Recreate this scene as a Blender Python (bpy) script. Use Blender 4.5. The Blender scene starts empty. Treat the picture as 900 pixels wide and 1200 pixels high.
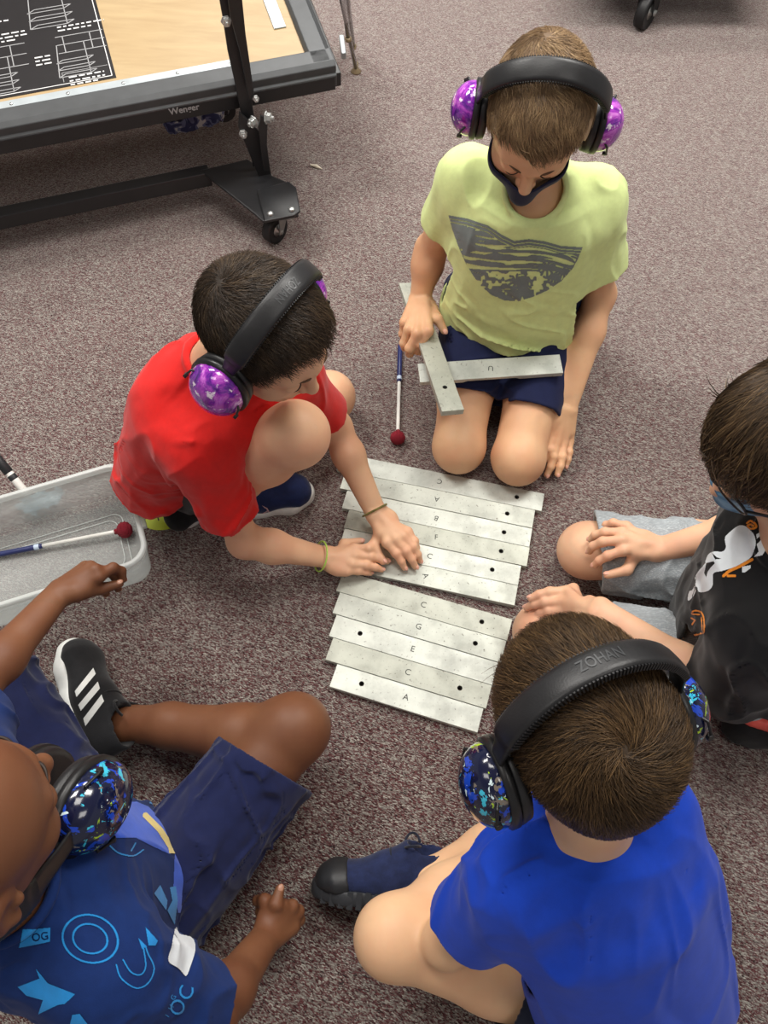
import bpy, bmesh, math, random
import numpy as np
from mathutils import Vector, Matrix
from mathutils.bvhtree import BVHTree
rng = np.random.default_rng(7)
random.seed(7)
SC = bpy.context.scene
COL = SC.collection
V3 = lambda *a: np.array(a if len(a) == 3 else a[0], float)
def unit(v):
    v = np.asarray(v, float); return v / np.linalg.norm(v)
# ------------------------------------------------------------------ camera
TH, CH, FPX = math.radians(61), 1.40, 900.0
CAM = np.array([0, 0, CH])
CF = np.array([0, math.cos(TH), -math.sin(TH)]); CU = np.array([0, math.sin(TH), math.cos(TH)]); CR = np.array([1., 0, 0])
def ray(x, y):
    return unit(CF + (x - 450) / FPX * CR - (y - 600) / FPX * CU)
def at(x, y, z=0.0):
    d = ray(x, y); return CAM + d * ((z - CH) / d[2])
def px(P):
    v = np.asarray(P) - CAM; z = v @ CF
    return (450 + FPX * (v @ CR) / z, 600 - FPX * (v @ CU) / z)
def reach(S, p, L, near=False, zmin=0.02):
    """point on the line of sight through p at distance L from S"""
    d = ray(*p); b = d @ (S - CAM); c = (S - CAM) @ (S - CAM) - L * L
    q = b * b - c
    t = b if q < 0 else (b - math.sqrt(q) if near else b + math.sqrt(q))
    P = CAM + d * t
    if P[2] < zmin: P = at(p[0], p[1], zmin)
    return P
cam = bpy.data.cameras.new('camera'); camo = bpy.data.objects.new('camera', cam); COL.objects.link(camo)
camo.location = CAM; camo.rotation_euler = (math.pi / 2 - TH, 0, 0)
cam.sensor_fit = 'VERTICAL'; cam.sensor_height = 24.0; cam.lens = FPX / 1200 * 24.0
cam.clip_start = 0.02; cam.clip_end = 60
SC.camera = camo

# ------------------------------------------------------------------ objects
ORG = {}
def mesh_np(name, v, quads, tris=None):
    me = bpy.data.meshes.new(name)
    v = np.ascontiguousarray(v, np.float32)
    me.vertices.add(len(v)); me.vertices.foreach_set('co', v.ravel())
    q = np.asarray(quads, np.int32).reshape(-1, 4); t = np.asarray(tris if tris is not None else [], np.int32).reshape(-1, 3)
    loops = np.concatenate([q.ravel(), t.ravel()]); me.loops.add(len(loops)); me.loops.foreach_set('vertex_index', loops)
    starts = np.concatenate([np.arange(len(q)) * 4, len(q) * 4 + np.arange(len(t)) * 3]).astype(np.int32)
    me.polygons.add(len(starts)); me.polygons.foreach_set('loop_start', starts)
    me.polygons.foreach_set('use_smooth', np.ones(len(starts), bool))
    me.update(calc_edges=True); me.validate()
    return me
def tag(o, label=None, cat=None, group=None, kind=None):
    if label: o['label'] = label
    if cat: o['category'] = cat
    if group: o['group'] = group
    if kind: o['kind'] = kind
    return o
def add_np(name, v, quads, mat, parent=None, tris=None, origin=None):
    """verts in world coordinates"""
    o = bpy.data.objects.new(name, None)
    bpy.data.objects.remove(o)
    if parent is not None:
        base = ORG[parent.name]
    else:
        base = np.asarray(origin, float) if origin is not None else np.array([(v[:, 0].min() + v[:, 0].max()) / 2, (v[:, 1].min() + v[:, 1].max()) / 2, v[:, 2].min()])
    me = mesh_np(name, np.asarray(v) - base, quads, tris)
    for m in (mat if isinstance(mat, (list, tuple)) else [mat]): me.materials.append(m)
    o = bpy.data.objects.new(name, me); COL.objects.link(o)
    if parent is not None: o.parent = parent
    else: o.location = base
    ORG[o.name] = base
    return o
def empty(name, loc):
    o = bpy.data.objects.new(name, None); COL.objects.link(o); o.location = loc; o.empty_display_size = .05
    ORG[o.name] = np.asarray(loc, float); return o
def bm_obj(name, bm, mat, parent=None, smooth=False, bevel=0, origin=None, seg=2, angle=40):
    bmesh.ops.recalc_face_normals(bm, faces=bm.faces[:])
    co = np.array([v.co[:] for v in bm.verts])
    if parent is not None: base = ORG[parent.name]
    else: base = np.asarray(origin, float) if origin is not None else np.array([(co[:, 0].min() + co[:, 0].max()) / 2, (co[:, 1].min() + co[:, 1].max()) / 2, co[:, 2].min()])
    for v in bm.verts: v.co -= Vector(base)
    me = bpy.data.meshes.new(name); bm.to_mesh(me); bm.free()
    for m in (mat if isinstance(mat, (list, tuple)) else [mat]): me.materials.append(m)
    if smooth: me.polygons.foreach_set('use_smooth', np.ones(len(me.polygons), bool))
    o = bpy.data.objects.new(name, me); COL.objects.link(o)
    if parent is not None: o.parent = parent
    else: o.location = base
    ORG[o.name] = base
    if bevel:
        b = o.modifiers.new('bevel', 'BEVEL'); b.width = bevel; b.segments = seg; b.limit_method = 'ANGLE'; b.angle_limit = math.radians(angle)
        b.harden_normals = False
    return o
# bmesh shape helpers (world coordinates)
def frame(d, hint=(0, 0, 1)):
    w = unit(d); h = np.asarray(hint, float)
    if abs(w @ unit(h)) > .98: h = np.array([1., 0, 0]) if abs(w[0]) < .9 else np.array([0, 1., 0])
    u = unit(np.cross(h, w)); v = np.cross(w, u); return u, v, w
def bm_box(bm, c, half, axes=None):
    A = np.eye(3) if axes is None else np.asarray(axes)     # rows = axes
    vs = []
    for sx in (-1, 1):
        for sy in (-1, 1):
            for sz in (-1, 1):
                vs.append(bm.verts.new(Vector(np.asarray(c) + sx * half[0] * A[0] + sy * half[1] * A[1] + sz * half[2] * A[2])))
    for f in ((0, 1, 3, 2), (4, 6, 7, 5), (0, 4, 5, 1), (2, 3, 7, 6), (0, 2, 6, 4), (1, 5, 7, 3)):
        bm.faces.new([vs[i] for i in f])
def bm_beam(bm, a, b, w, h, up=(0, 0, 1)):
    a = np.asarray(a, float); b = np.asarray(b, float)
    u, v, d = frame(b - a, up)
    bm_box(bm, (a + b) / 2, (w / 2, h / 2, np.linalg.norm(b - a) / 2), (u, v, d))
def bm_tube(bm, pts, rad, n=10, closed=False, caps=True):
    pts = [np.asarray(p, float) for p in pts]
    rad = [rad] * len(pts) if np.isscalar(rad) else rad
    rings = []; u = None
    for i, p in enumerate(pts):
        if closed: t = unit(pts[(i + 1) % len(pts)] - pts[i - 1])
        else: t = unit(pts[min(i + 1, len(pts) - 1)] - pts[max(i - 1, 0)])
        if u is None: u, v, _ = frame(t)
        else:
            u = unit(u - t * (u @ t)); v = np.cross(t, u)
        rings.append([bm.verts.new(Vector(p + rad[i] * (math.cos(2 * math.pi * k / n) * u + math.sin(2 * math.pi * k / n) * v))) for k in range(n)])
    m = len(rings)
    for i in range(m if closed else m - 1):
        A, B = rings[i], rings[(i + 1) % m]
        for k in range(n):
            bm.faces.new((A[k], A[(k + 1) % n], B[(k + 1) % n], B[k]))
    if not closed and caps:
        bm.faces.new(rings[0][::-1]); bm.faces.new(rings[-1])
def bm_lathe(bm, c, axis, prof, n=24, hint=(0, 0, 1)):
    """prof: (radius, along axis)"""
    u, v, w = frame(axis, hint); c = np.asarray(c, float); rings = []
    for r, t in prof:
        if r < 1e-6: rings.append([bm.verts.new(Vector(c + w * t))])
        else: rings.append([bm.verts.new(Vector(c + w * t + r * (math.cos(2 * math.pi * k / n) * u + math.sin(2 * math.pi * k / n) * v))) for k in range(n)])
    for A, B in zip(rings[:-1], rings[1:]):
        for k in range(n):
            k2 = (k + 1) % n
            if len(A) == 1 and len(B) == 1: continue
            if len(A) == 1: bm.faces.new((A[0], B[k2], B[k]))
            elif len(B) == 1: bm.faces.new((A[k], A[k2], B[0]))
            else: bm.faces.new((A[k], A[k2], B[k2], B[k]))
def bm_prism(bm, poly, d):
    """poly: list of world points, extruded by vector d"""
    d = np.asarray(d, float)
    A = [bm.verts.new(Vector(p)) for p in poly]; B = [bm.verts.new(Vector(np.asarray(p) + d)) for p in poly]
    bm.faces.new(A[::-1]); bm.faces.new(B)
    for i in range(len(A)):
        j = (i + 1) % len(A); bm.faces.new((A[i], A[j], B[j], B[i]))

# ------------------------------------------------------------------ materials
def lin(c):
    c = np.asarray(c, float) / 255.0
    return tuple(np.where(c <= .04045, c / 12.92, ((c + .055) / 1.055) ** 2.4)) + (1.0,)
class NT:
    def __init__(s, name):
        s.m = bpy.data.materials.new(name); s.m.use_nodes = True; s.t = s.m.node_tree; s.b = s.t.nodes['Principled BSDF']; s.o = s.t.nodes['Material Output']
    def n(s, typ, **kw):
        x = s.t.nodes.new('ShaderNode' + typ)
        for k, v in kw.items():
            if k in x.inputs and not hasattr(x, k): x.inputs[k].default_value = v
            elif hasattr(x, k): setattr(x, k, v)
            else: x.inputs[k].default_value = v
        return x
    def l(s, a, b): s.t.links.new(a, b)
    def coord(s, scale=(1, 1, 1), rot=(0, 0, 0), out='Object'):
        tc = s.n('TexCoord'); mp = s.n('Mapping'); mp.inputs['Scale'].default_value = scale; mp.inputs['Rotation'].default_value = rot
        s.l(tc.outputs[out], mp.inputs['Vector']); return mp.outputs[0]
    def ramp(s, fac, stops, interp='LINEAR'):
        r = s.n('ValToRGB'); r.color_ramp.interpolation = interp; e = r.color_ramp.elements
        while len(e) < len(stops): e.new(.5)
        for el, (p, c) in zip(e, stops): el.position = p; el.color = c
        s.l(fac, r.inputs['Fac']); return r.outputs['Color']
    def mix(s, fac, a, b, mode='MIX'):
        m = s.n('Mix', data_type='RGBA', blend_type=mode)
        for sock, val in ((m.inputs[0], fac), (m.inputs[6], a), (m.inputs[7], b)):
            if hasattr(val, 'links') or isinstance(val, bpy.types.NodeSocket): s.l(val, sock)
            else: sock.default_value = val
        return m.outputs[2]
    def base(s, c):
        if isinstance(c, bpy.types.NodeSocket): s.l(c, s.b.inputs['Base Color'])
        else: s.b.inputs['Base Color'].default_value = c
    def noise(s, vec, scale, detail=3, rough=.5, dist=0):
        x = s.n('TexNoise'); x.inputs['Scale'].default_value = scale; x.inputs['Detail'].default_value = detail
        x.inputs['Roughness'].default_value = rough; x.inputs['Distortion'].default_value = dist
        s.l(vec, x.inputs['Vector']); return x
    def bump(s, h, strength=.3, dist=.001):
        b = s.n('Bump'); b.inputs['Strength'].default_value = strength; b.inputs['Distance'].default_value = dist
        s.l(h, b.inputs['Height']); s.l(b.outputs[0], s.b.inputs['Normal'])
    def set(s, **kw):
        for k, v in kw.items(): s.b.inputs[k.replace('_', ' ')].default_value = v
        return s
def mat_plain(name, c, rough=.5, metal=0, var=.06, vscale=40, bump=0, bscale=400, spec=.5, bdist=.001):
    n = NT(name); vec = n.coord()
    a = lin(c); d = tuple(x * (1 - var * 2) for x in a[:3]) + (1,); li = tuple(min(1, x * (1 + var)) for x in a[:3]) + (1,)
    nz = n.noise(vec, vscale, 4)
    n.base(n.ramp(nz.outputs[0], [(.3, d), (.7, li)]))
    n.set(Roughness=rough, Metallic=metal); n.b.inputs['Specular IOR Level'].default_value = spec
    if bump:
        n2 = n.noise(vec, bscale, 2); n.bump(n2.outputs[0], bump, bdist)
    return n.m
def mat_skin(name, c, ruddy):
    n = NT(name); vec = n.coord()
    a = lin(c); r = lin(ruddy)
    n1 = n.noise(vec, 14, 3); n2 = n.noise(vec, 90, 3)
    col = n.mix(n.ramp(n1.outputs[0], [(.35, (0, 0, 0, 1)), (.75, (1, 1, 1, 1))]), a, r)
    dk = tuple(x * .90 for x in a[:3]) + (1,)
    col = n.mix(n.ramp(n2.outputs[0], [(.55, (0, 0, 0, 1)), (.8, (.5, .5, .5, 1))]), col, dk)
    n.base(col); n.set(Roughness=.52); n.b.inputs['Specular IOR Level'].default_value = .35
    n.b.inputs['Subsurface Weight'].default_value = .12; n.b.inputs['Subsurface Radius'].default_value = (.012, .004, .002)
    n.b.inputs['Subsurface Scale'].default_value = .5
    n3 = n.noise(vec, 900, 2); n.bump(n3.outputs[0], .06, .0005)
    return n.m
def mat_cloth(name, c, var=.08, rough=.85, sheen=.15, weave=900, wstr=.25, streak=None):
    n = NT(name); vec = n.coord()
    a = lin(c); d = tuple(x * (1 - var * 2) for x in a[:3]) + (1,); li = tuple(min(1, x * (1 + var)) for x in a[:3]) + (1,)
    nz = n.noise(vec, 60, 5, .7)
    col = n.ramp(nz.outputs[0], [(.3, d), (.7, li)])
    if streak is not None:                       # heather flecks drawn along one direction
        v2 = n.coord(scale=streak[1], rot=streak[2]); s2 = n.noise(v2, 1.0, 4, .7)
        col = n.mix(n.ramp(s2.outputs[0], [(.5, (0, 0, 0, 1)), (.68, (1, 1, 1, 1))]), col, lin(streak[0]))
    n.base(col); n.set(Roughness=rough); n.b.inputs['Specular IOR Level'].default_value = .25
    n.b.inputs['Sheen Weight'].default_value = sheen; n.b.inputs['Sheen Roughness'].default_value = .5
    n3 = n.noise(vec, weave, 2); n.bump(n3.outputs[0], wstr, .0006)
    return n.m
def mat_hair(name, dark, mid, light):
    n = NT(name)
    at_ = n.n('Attribute'); at_.attribute_name = 'tone'; at_.attribute_type = 'GEOMETRY'
    col = n.ramp(at_.outputs['Fac'], [(0., lin(dark)), (.5, lin(mid)), (1., lin(light))])
    n.base(col); n.set(Roughness=.45); n.b.inputs['Specular IOR Level'].default_value = .35
    return n.m
# ------------------------------------------------------------------ sculpting with distance fields
f32 = np.float32
class Prim:
    def __init__(s, fn, lo, hi): s.fn, s.lo, s.hi = fn, np.asarray(lo, float), np.asarray(hi, float)
def cap(a, b, ra, rb=None):
    a = np.asarray(a, float); b = np.asarray(b, float); rb = ra if rb is None else rb
    d = b - a; L2 = max(d @ d, 1e-12)
    def fn(x, y, z):
        px_, py_, pz_ = x - a[0], y - a[1], z - a[2]
        t = np.clip((px_ * d[0] + py_ * d[1] + pz_ * d[2]) / L2, 0, 1).astype(f32)
        return np.sqrt((px_ - t * d[0]) ** 2 + (py_ - t * d[1]) ** 2 + (pz_ - t * d[2]) ** 2) - (ra + (rb - ra) * t)
    return Prim(fn, np.minimum(a - ra, b - rb), np.maximum(a + ra, b + rb))
def ball(c, r): return cap(c, np.asarray(c) + (0, 0, 1e-5), r)
def ecap(a, b, u, ra, rb):
    """capsule with elliptic section: u = direction of the first radius, ra, rb = (ru, rv)"""
    a = np.asarray(a, float); b = np.asarray(b, float); d = b - a; L = np.linalg.norm(d); w = d / L
    u = np.asarray(u, float); u = unit(u - w * (u @ w)); v = np.cross(w, u)
    def fn(x, y, z):
        X, Y, Z = x - a[0], y - a[1], z - a[2]
        tw = X * w[0] + Y * w[1] + Z * w[2]; tu = X * u[0] + Y * u[1] + Z * u[2]; tv = X * v[0] + Y * v[1] + Z * v[2]
        t = np.clip(tw / L, 0, 1); ru = ra[0] + (rb[0] - ra[0]) * t; rv = ra[1] + (rb[1] - ra[1]) * t
        m = np.minimum(ru, rv); e = (tw - t * L) / m
        q = np.sqrt((tu / ru) ** 2 + (tv / rv) ** 2 + e * e); g = np.sqrt((tu / ru ** 2) ** 2 + (tv / rv ** 2) ** 2 + (e / m) ** 2) + 1e-6
        return np.where(q < .3, (q - 1) * m, q * (q - 1) / g)
    R = max(max(ra), max(rb))
    return Prim(fn, np.minimum(a, b) - R, np.maximum(a, b) + R)
def ell(c, r, M=None):
    """M columns = axes"""
    c = np.asarray(c, float); M = np.eye(3) if M is None else np.asarray(M); r = np.asarray(r, float); m = r.min()
    def fn(x, y, z):
        X, Y, Z = x - c[0], y - c[1], z - c[2]
        q2 = 0; g2 = 0
        for i in range(3):
            t = (X * M[0, i] + Y * M[1, i] + Z * M[2, i]) / r[i]
            q2 = q2 + t * t; g2 = g2 + (t / r[i]) ** 2
        q = np.sqrt(q2); g = np.sqrt(g2) + 1e-6
        return np.where(q < .3, (q - 1) * m, q * (q - 1) / g)
    ext = np.sqrt(((M * r) ** 2).sum(1))
    return Prim(fn, c - ext, c + ext)
def rbox(c, half, M=None, r=.004):
    c = np.asarray(c, float); M = np.eye(3) if M is None else np.asarray(M); half = np.asarray(half, float)
    def fn(x, y, z):
        X, Y, Z = x - c[0], y - c[1], z - c[2]; o = 0; mx = -1e9
        for i in range(3):
            t = np.abs(X * M[0, i] + Y * M[1, i] + Z * M[2, i]) - (half[i] - r)
            o = o + np.maximum(t, 0) ** 2; mx = np.maximum(mx, t)
        return np.sqrt(o) + np.minimum(mx, 0) - r
    ext = (np.abs(M) * half).sum(1)
    return Prim(fn, c - ext, c + ext)
def cyl(a, axis, L, R):
    a = np.asarray(a, float); w = unit(axis); c = a + w * L / 2
    def fn(x, y, z):
        X, Y, Z = x - c[0], y - c[1], z - c[2]; t = X * w[0] + Y * w[1] + Z * w[2]
        rr = np.sqrt(np.maximum(X * X + Y * Y + Z * Z - t * t, 0))
        return np.maximum(rr - R, np.abs(t) - L / 2)
    ext = np.abs(w) * L / 2 + R * np.sqrt(np.maximum(1 - w * w, 0))
    return Prim(fn, c - ext, c + ext)
def ring(c, axis, R, r):
    c = np.asarray(c, float); w = unit(axis)
    def fn(x, y, z):
        X, Y, Z = x - c[0], y - c[1], z - c[2]; t = X * w[0] + Y * w[1] + Z * w[2]
        rr = np.sqrt(np.maximum(X * X + Y * Y + Z * Z - t * t, 0)) - R
        return np.sqrt(rr * rr + t * t) - r
    return Prim(fn, c - R - r, c + R + r)
class Field:
    def __init__(s): s.ops = []
    def u(s, p, k=.012): s.ops.append(('u', p, k)); return s
    def s(s, p, k=.002): s.ops.append(('s', p, k)); return s
    def chain(s, pts, rad, k=.012):
        for i in range(len(pts) - 1): s.u(cap(pts[i], pts[i + 1], rad[i], rad[i + 1]), k)
        return s
    def plane(s, p, n): s.ops.append(('p', (np.asarray(p, float), unit(n)), 0)); return s
    def shell(s, t): s.ops.append(('h', t, 0)); return s
    def disp(s, fn, lim=.03): s.ops.append(('d', fn, lim)); return s
    def bounds(s):
        lo = np.min([o[1].lo for o in s.ops if o[0] == 'u'], 0); hi = np.max([o[1].hi for o in s.ops if o[0] == 'u'], 0)
        return lo - .012, hi + .012
    def grid(s, lo, hi, h):
        n = np.ceil((hi - lo) / h).astype(int) + 1
        ax = [(lo[i] + h * np.arange(n[i])).astype(f32) for i in range(3)]
        f = np.full(n, .08, f32)
        for m, p, k in s.ops:
            if m in 'us':
                mg = k + .014
                i0 = np.maximum(np.floor((p.lo - mg - lo) / h).astype(int), 0); i1 = np.minimum(np.ceil((p.hi + mg - lo) / h).astype(int) + 1, n)
                if (i1 <= i0).any(): continue
                sl = tuple(slice(a, b) for a, b in zip(i0, i1))
                d = p.fn(ax[0][sl[0]][:, None, None], ax[1][sl[1]][None, :, None], ax[2][sl[2]][None, None, :]).astype(f32)
                if m == 'u':
                    hh = np.maximum(k - np.abs(f[sl] - d), 0); f[sl] = np.minimum(f[sl], d) - hh * hh / (4 * k)
                else:
                    d = -d; hh = np.maximum(k - np.abs(f[sl] - d), 0); f[sl] = np.maximum(f[sl], d) + hh * hh / (4 * k)
            elif m == 'p':
                q, w = p
                f = np.maximum(f, ((ax[0] - q[0]) * w[0])[:, None, None] + ((ax[1] - q[1]) * w[1])[None, :, None] + ((ax[2] - q[2]) * w[2])[None, None, :])
            elif m == 'h':
                if any(o[0] == 'd' for o in s.ops):      # back to true distance before hollowing
                    g0, g1, g2 = np.gradient(f, h); g = np.sqrt(g0 * g0 + g1 * g1 + g2 * g2); del g0, g1, g2
                    f = np.where(np.abs(f) < .03, f / np.clip(g, .6, 4), f)
                f = np.maximum(f, -(f + p))
            elif m == 'd':
                I = np.nonzero(np.abs(f) < k)
                f[I] += p(ax[0][I[0]], ax[1][I[1]], ax[2][I[2]]).astype(f32)
        return f
def nets(f, lo, h):
    """naive surface nets"""
    ins = f < 0
    c = np.zeros(tuple(np.array(f.shape) - 1), np.uint8)
    sl = (slice(None, -1), slice(1, None))
    for i in (0, 1):
        for j in (0, 1):
            for k in (0, 1): c += ins[sl[i], sl[j], sl[k]]
    act = (c > 0) & (c < 8)
    I = np.array(np.nonzero(act)); N = I.shape[1]
    if N == 0: return np.zeros((0, 3)), np.zeros((0, 4), int)
    idx = np.full(act.shape, -1, np.int32); idx[tuple(I)] = np.arange(N)
    cor = {}
    for i in (0, 1):
        for j in (0, 1):
            for k in (0, 1): cor[i, j, k] = f[I[0] + i, I[1] + j, I[2] + k]
    acc = np.zeros((N, 3)); cnt = np.zeros(N)
    for ax in range(3):
        for a in (0, 1):
            for b in (0, 1):
                p0 = [0, 0, 0]; o = [x for x in range(3) if x != ax]; p0[o[0]] = a; p0[o[1]] = b; p1 = list(p0); p1[ax] = 1
                A, B = cor[tuple(p0)], cor[tuple(p1)]
                m = (A < 0) != (B < 0); t = np.where(m, A / np.where(m, A - B, 1), 0)
                pos = np.zeros((N, 3)); pos[:, o[0]] = a; pos[:, o[1]] = b; pos[:, ax] = t
                acc[m] += pos[m]; cnt[m] += 1
    v = lo + h * (I.T + acc / cnt[:, None])
    Q = []
    for ax in range(3):
        o = [x for x in range(3) if x != ax]
        s0 = [slice(None)] * 3; s1 = [slice(None)] * 3; s0[ax] = slice(None, -1); s1[ax] = slice(1, None)
        for q in o: s0[q] = slice(1, -1); s1[q] = slice(1, -1)
        A, B = ins[tuple(s0)], ins[tuple(s1)]
        E = np.array(np.nonzero(A != B))
        if E.shape[1] == 0: continue
        flip = A[tuple(E)]
        P = E.copy(); P[o[0]] += 1; P[o[1]] += 1
        def g(d0, d1):
            q = P.copy(); q[o[0]] += d0; q[o[1]] += d1; return idx[tuple(q)]
        q = np.stack([g(-1, -1), g(0, -1), g(0, 0), g(-1, 0)], 1)
        fl = flip if ax != 1 else ~flip
        q = np.where(fl[:, None], q, q[:, ::-1]); Q.append(q)
    return v, np.concatenate(Q)
def relax(v, q, it=1, lam=.5):
    e = np.concatenate([q[:, [0, 1]], q[:, [1, 2]], q[:, [2, 3]], q[:, [3, 0]]])
    n = len(v); deg = np.bincount(e.ravel(), minlength=n)
    for _ in range(it):
        s = np.stack([np.bincount(e[:, 0], v[e[:, 1], i], n) + np.bincount(e[:, 1], v[e[:, 0], i], n) for i in range(3)], 1)
        v = v + lam * (s / np.maximum(deg, 1)[:, None] - v)
    return v
def sculpt(F, h, fine=(), lo=None, hi=None, it=1):
    """mesh of the zero level; fine = [(lo, hi, h)] boxes built at a finer step"""
    l, u = F.bounds()
    lo = l if lo is None else np.maximum(lo, l); hi = u if hi is None else np.minimum(hi, u)
    v, q = nets(F.grid(lo, hi, h), lo, h); v = relax(v, q, it)
    VV, QQ, off = [], [], 0
    if fine:
        cen = v[q].mean(1); keep = np.ones(len(q), bool)
        for a, b, hf in fine:
            keep &= ~((cen > np.asarray(a) + 1.2 * h) & (cen < np.asarray(b) - 1.2 * h)).all(1)
        q = q[keep]
    VV.append(v); QQ.append(q); off = len(v)
    done = []
    for a, b, hf in fine:
        a = np.asarray(a, float); b = np.asarray(b, float)
        v, q = nets(F.grid(a, b, hf), a, hf); v = relax(v, q, it)
        cen = v[q].mean(1); keep = np.ones(len(q), bool)
        for a2, b2, h2 in done: keep &= ~((cen > a2 + 1.5 * h2) & (cen < b2 - 1.5 * h2)).all(1)
        done.append((a, b, hf))
        VV.append(v); QQ.append(q[keep] + off); off += len(v)
    v = np.concatenate(VV); q = np.concatenate(QQ)
    used = np.zeros(len(v), bool); used[q.ravel()] = True; m = np.cumsum(used) - 1
    return v[used], m[q]
# lattice noise
LAT = np.random.default_rng(3).random((32, 32, 32)).astype(f32)
def vnoise(x, y, z):
    xi, yi, zi = np.floor(x).astype(int), np.floor(y).astype(int), np.floor(z).astype(int)
    fx, fy, fz = x - xi, y - yi, z - zi
    fx, fy, fz = [t * t * (3 - 2 * t) for t in (fx, fy, fz)]
    r = 0
    for i in (0, 1):
        for j in (0, 1):
            for k in (0, 1):
                r = r + LAT[(xi + i) % 32, (yi + j) % 32, (zi + k) % 32] * (fx if i else 1 - fx) * (fy if j else 1 - fy) * (fz if k else 1 - fz)
    return r - .5
def folds(amp, wl, along, stretch=4, seed=0, centre=None, radius=None, sharp=False):
    """drape folds: noise stretched along a direction"""
    u, v, w = frame(along)
    def fn(x, y, z):
        a = x * u[0] + y * u[1] + z * u[2]; b = x * v[0] + y * v[1] + z * v[2]; c = x * w[0] + y * w[1] + z * w[2]
        n = vnoise(a / wl + seed * 3.7 + 40, b / wl + seed + 40, c / (wl * stretch) + 40)
        n2 = vnoise(a / wl * 2.1 + seed + 60, b / wl * 2.1 + 60, c / (wl * stretch) * 1.7 + 60)
        rg = np.clip(1 - np.abs(n) * 5.5, 0, 1) ** 1.5 - .35          # ridges: drawn, pinched folds
        g = -.62 * amp * (1.5 * rg * (.4 + 1.2 * np.clip(n2 + .4, 0, 1)) - .9 * n - .5 * n2) if not sharp else amp * (.7 - np.abs(n) * 4)
        if centre is not None:
            d2 = (x - centre[0]) ** 2 + (y - centre[1]) ** 2 + (z - centre[2]) ** 2
            g = g * np.exp(-d2 / radius ** 2)
        return g
    return fn
def creases(lines, k=.01):
    """explicit folds: list of (points, height, width)"""
    def fn(x, y, z):
        g = 0
        for pts, amp, wd in lines:
            pts = [np.asarray(p, float) for p in pts]; L = len(pts) - 1; best = None
            for i in range(L):
                d = pts[i + 1] - pts[i]; L2 = d @ d
                t = np.clip(((x - pts[i][0]) * d[0] + (y - pts[i][1]) * d[1] + (z - pts[i][2]) * d[2]) / L2, 0, 1)
                dd = (x - pts[i][0] - t * d[0]) ** 2 + (y - pts[i][1] - t * d[1]) ** 2 + (z - pts[i][2] - t * d[2]) ** 2
                s = (i + t) / L; taper = np.sin(np.pi * np.clip(s, .03, .97)) ** .6
                val = np.exp(-dd / wd ** 2) * taper
                best = val if best is None else np.maximum(best, val)
            g = g - amp * best
        return g
    return fn

# decals: pigment lying on a surface, aimed along sight lines and wrapped on the mesh
def bvh_of(o):
    me = o.data; base = ORG[o.name]; n = len(me.vertices); co = np.empty(n * 3, f32); me.vertices.foreach_get('co', co)
    co = co.reshape(-1, 3) + base
    return BVHTree.FromPolygons([tuple(map(float, c)) for c in co], [tuple(p.vertices) for p in me.polygons])
def decal(name, bvh, box, step, mask, mat, parent, off=.0008, eye=None):
    x0, y0, x1, y1 = box
    xs = np.arange(x0, x1 + step, step); ys = np.arange(y0, y1 + step, step)
    cx, cy = np.meshgrid((xs[:-1] + xs[1:]) / 2, (ys[:-1] + ys[1:]) / 2)
    M = mask(cx, cy)
    if M.sum() == 0: return None
    lab = np.zeros(M.shape, int); nl = 0                  # separate marks become separate pieces
    for j0, i0 in zip(*np.nonzero(M)):
        if lab[j0, i0]: continue
        nl += 1; st = [(j0, i0)]; lab[j0, i0] = nl
        while st:
            j, i = st.pop()
            for dj in (-1, 0, 1):
                for di in (-1, 0, 1):
                    a, b = j + dj, i + di
                    if 0 <= a < M.shape[0] and 0 <= b < M.shape[1] and M[a, b] and not lab[a, b]: lab[a, b] = nl; st.append((a, b))
    groups = [lab == k for k in range(1, nl + 1) if (lab == k).sum() > 3] if nl <= 16 else [M]
    res = None
    for m_ in groups: res = _decal(name, bvh, xs, ys, m_, mat, parent, off) or res
    return res
def _decal(name, bvh, xs, ys, M, mat, parent, off):
    jj, ii = np.nonzero(M)
    need = {}
    def vert(i, j):
        k = (i, j)
        if k not in need:
            d = Vector(ray(xs[i], ys[j])); hit, nr, fi, ds = bvh.ray_cast(Vector(CAM), d)
            if hit is None: need[k] = None
            else:
                if nr.dot(d) > 0: nr = -nr
                need[k] = hit + nr * off
        return need[k]
    V, Q, ids = [], [], {}
    for i, j in zip(ii, jj):
        ks = ((i, j + 1), (i + 1, j + 1), (i + 1, j), (i, j))
        ps = [vert(*k) for k in ks]
        if any(p is None for p in ps): continue
        if max((ps[0] - ps[2]).length, (ps[1] - ps[3]).length) > .012: continue
        q = []
        for k, p in zip(ks, ps):
            if k not in ids: ids[k] = len(V); V.append(p)
            q.append(ids[k])
        Q.append(q)
    if not Q: return None
    return add_np(name, np.array([v[:] for v in V]), np.array(Q), mat, parent)
def in_poly(P):
    P = np.asarray(P, float)
    def f(x, y):
        r = np.zeros(x.shape, bool); j = len(P) - 1
        for i in range(len(P)):
            (xi, yi), (xj, yj) = P[i], P[j]
            c = ((yi > y) != (yj > y)) & (x < (xj - xi) * (y - yi) / (yj - yi + 1e-9) + xi); r ^= c; j = i
        return r
    return f
def near_line(P, w, closed=False):
    P = np.asarray(P, float)
    def f(x, y):
        d = np.full(x.shape, 1e9)
        n = len(P)
        for i in range(n if closed else n - 1):
            a, b = P[i], P[(i + 1) % n]; ab = b - a; L2 = ab @ ab + 1e-9
            t = np.clip(((x - a[0]) * ab[0] + (y - a[1]) * ab[1]) / L2, 0, 1)
            d = np.minimum(d, np.hypot(x - a[0] - t * ab[0], y - a[1] - t * ab[1]))
        return d < w / 2
    return f
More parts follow.
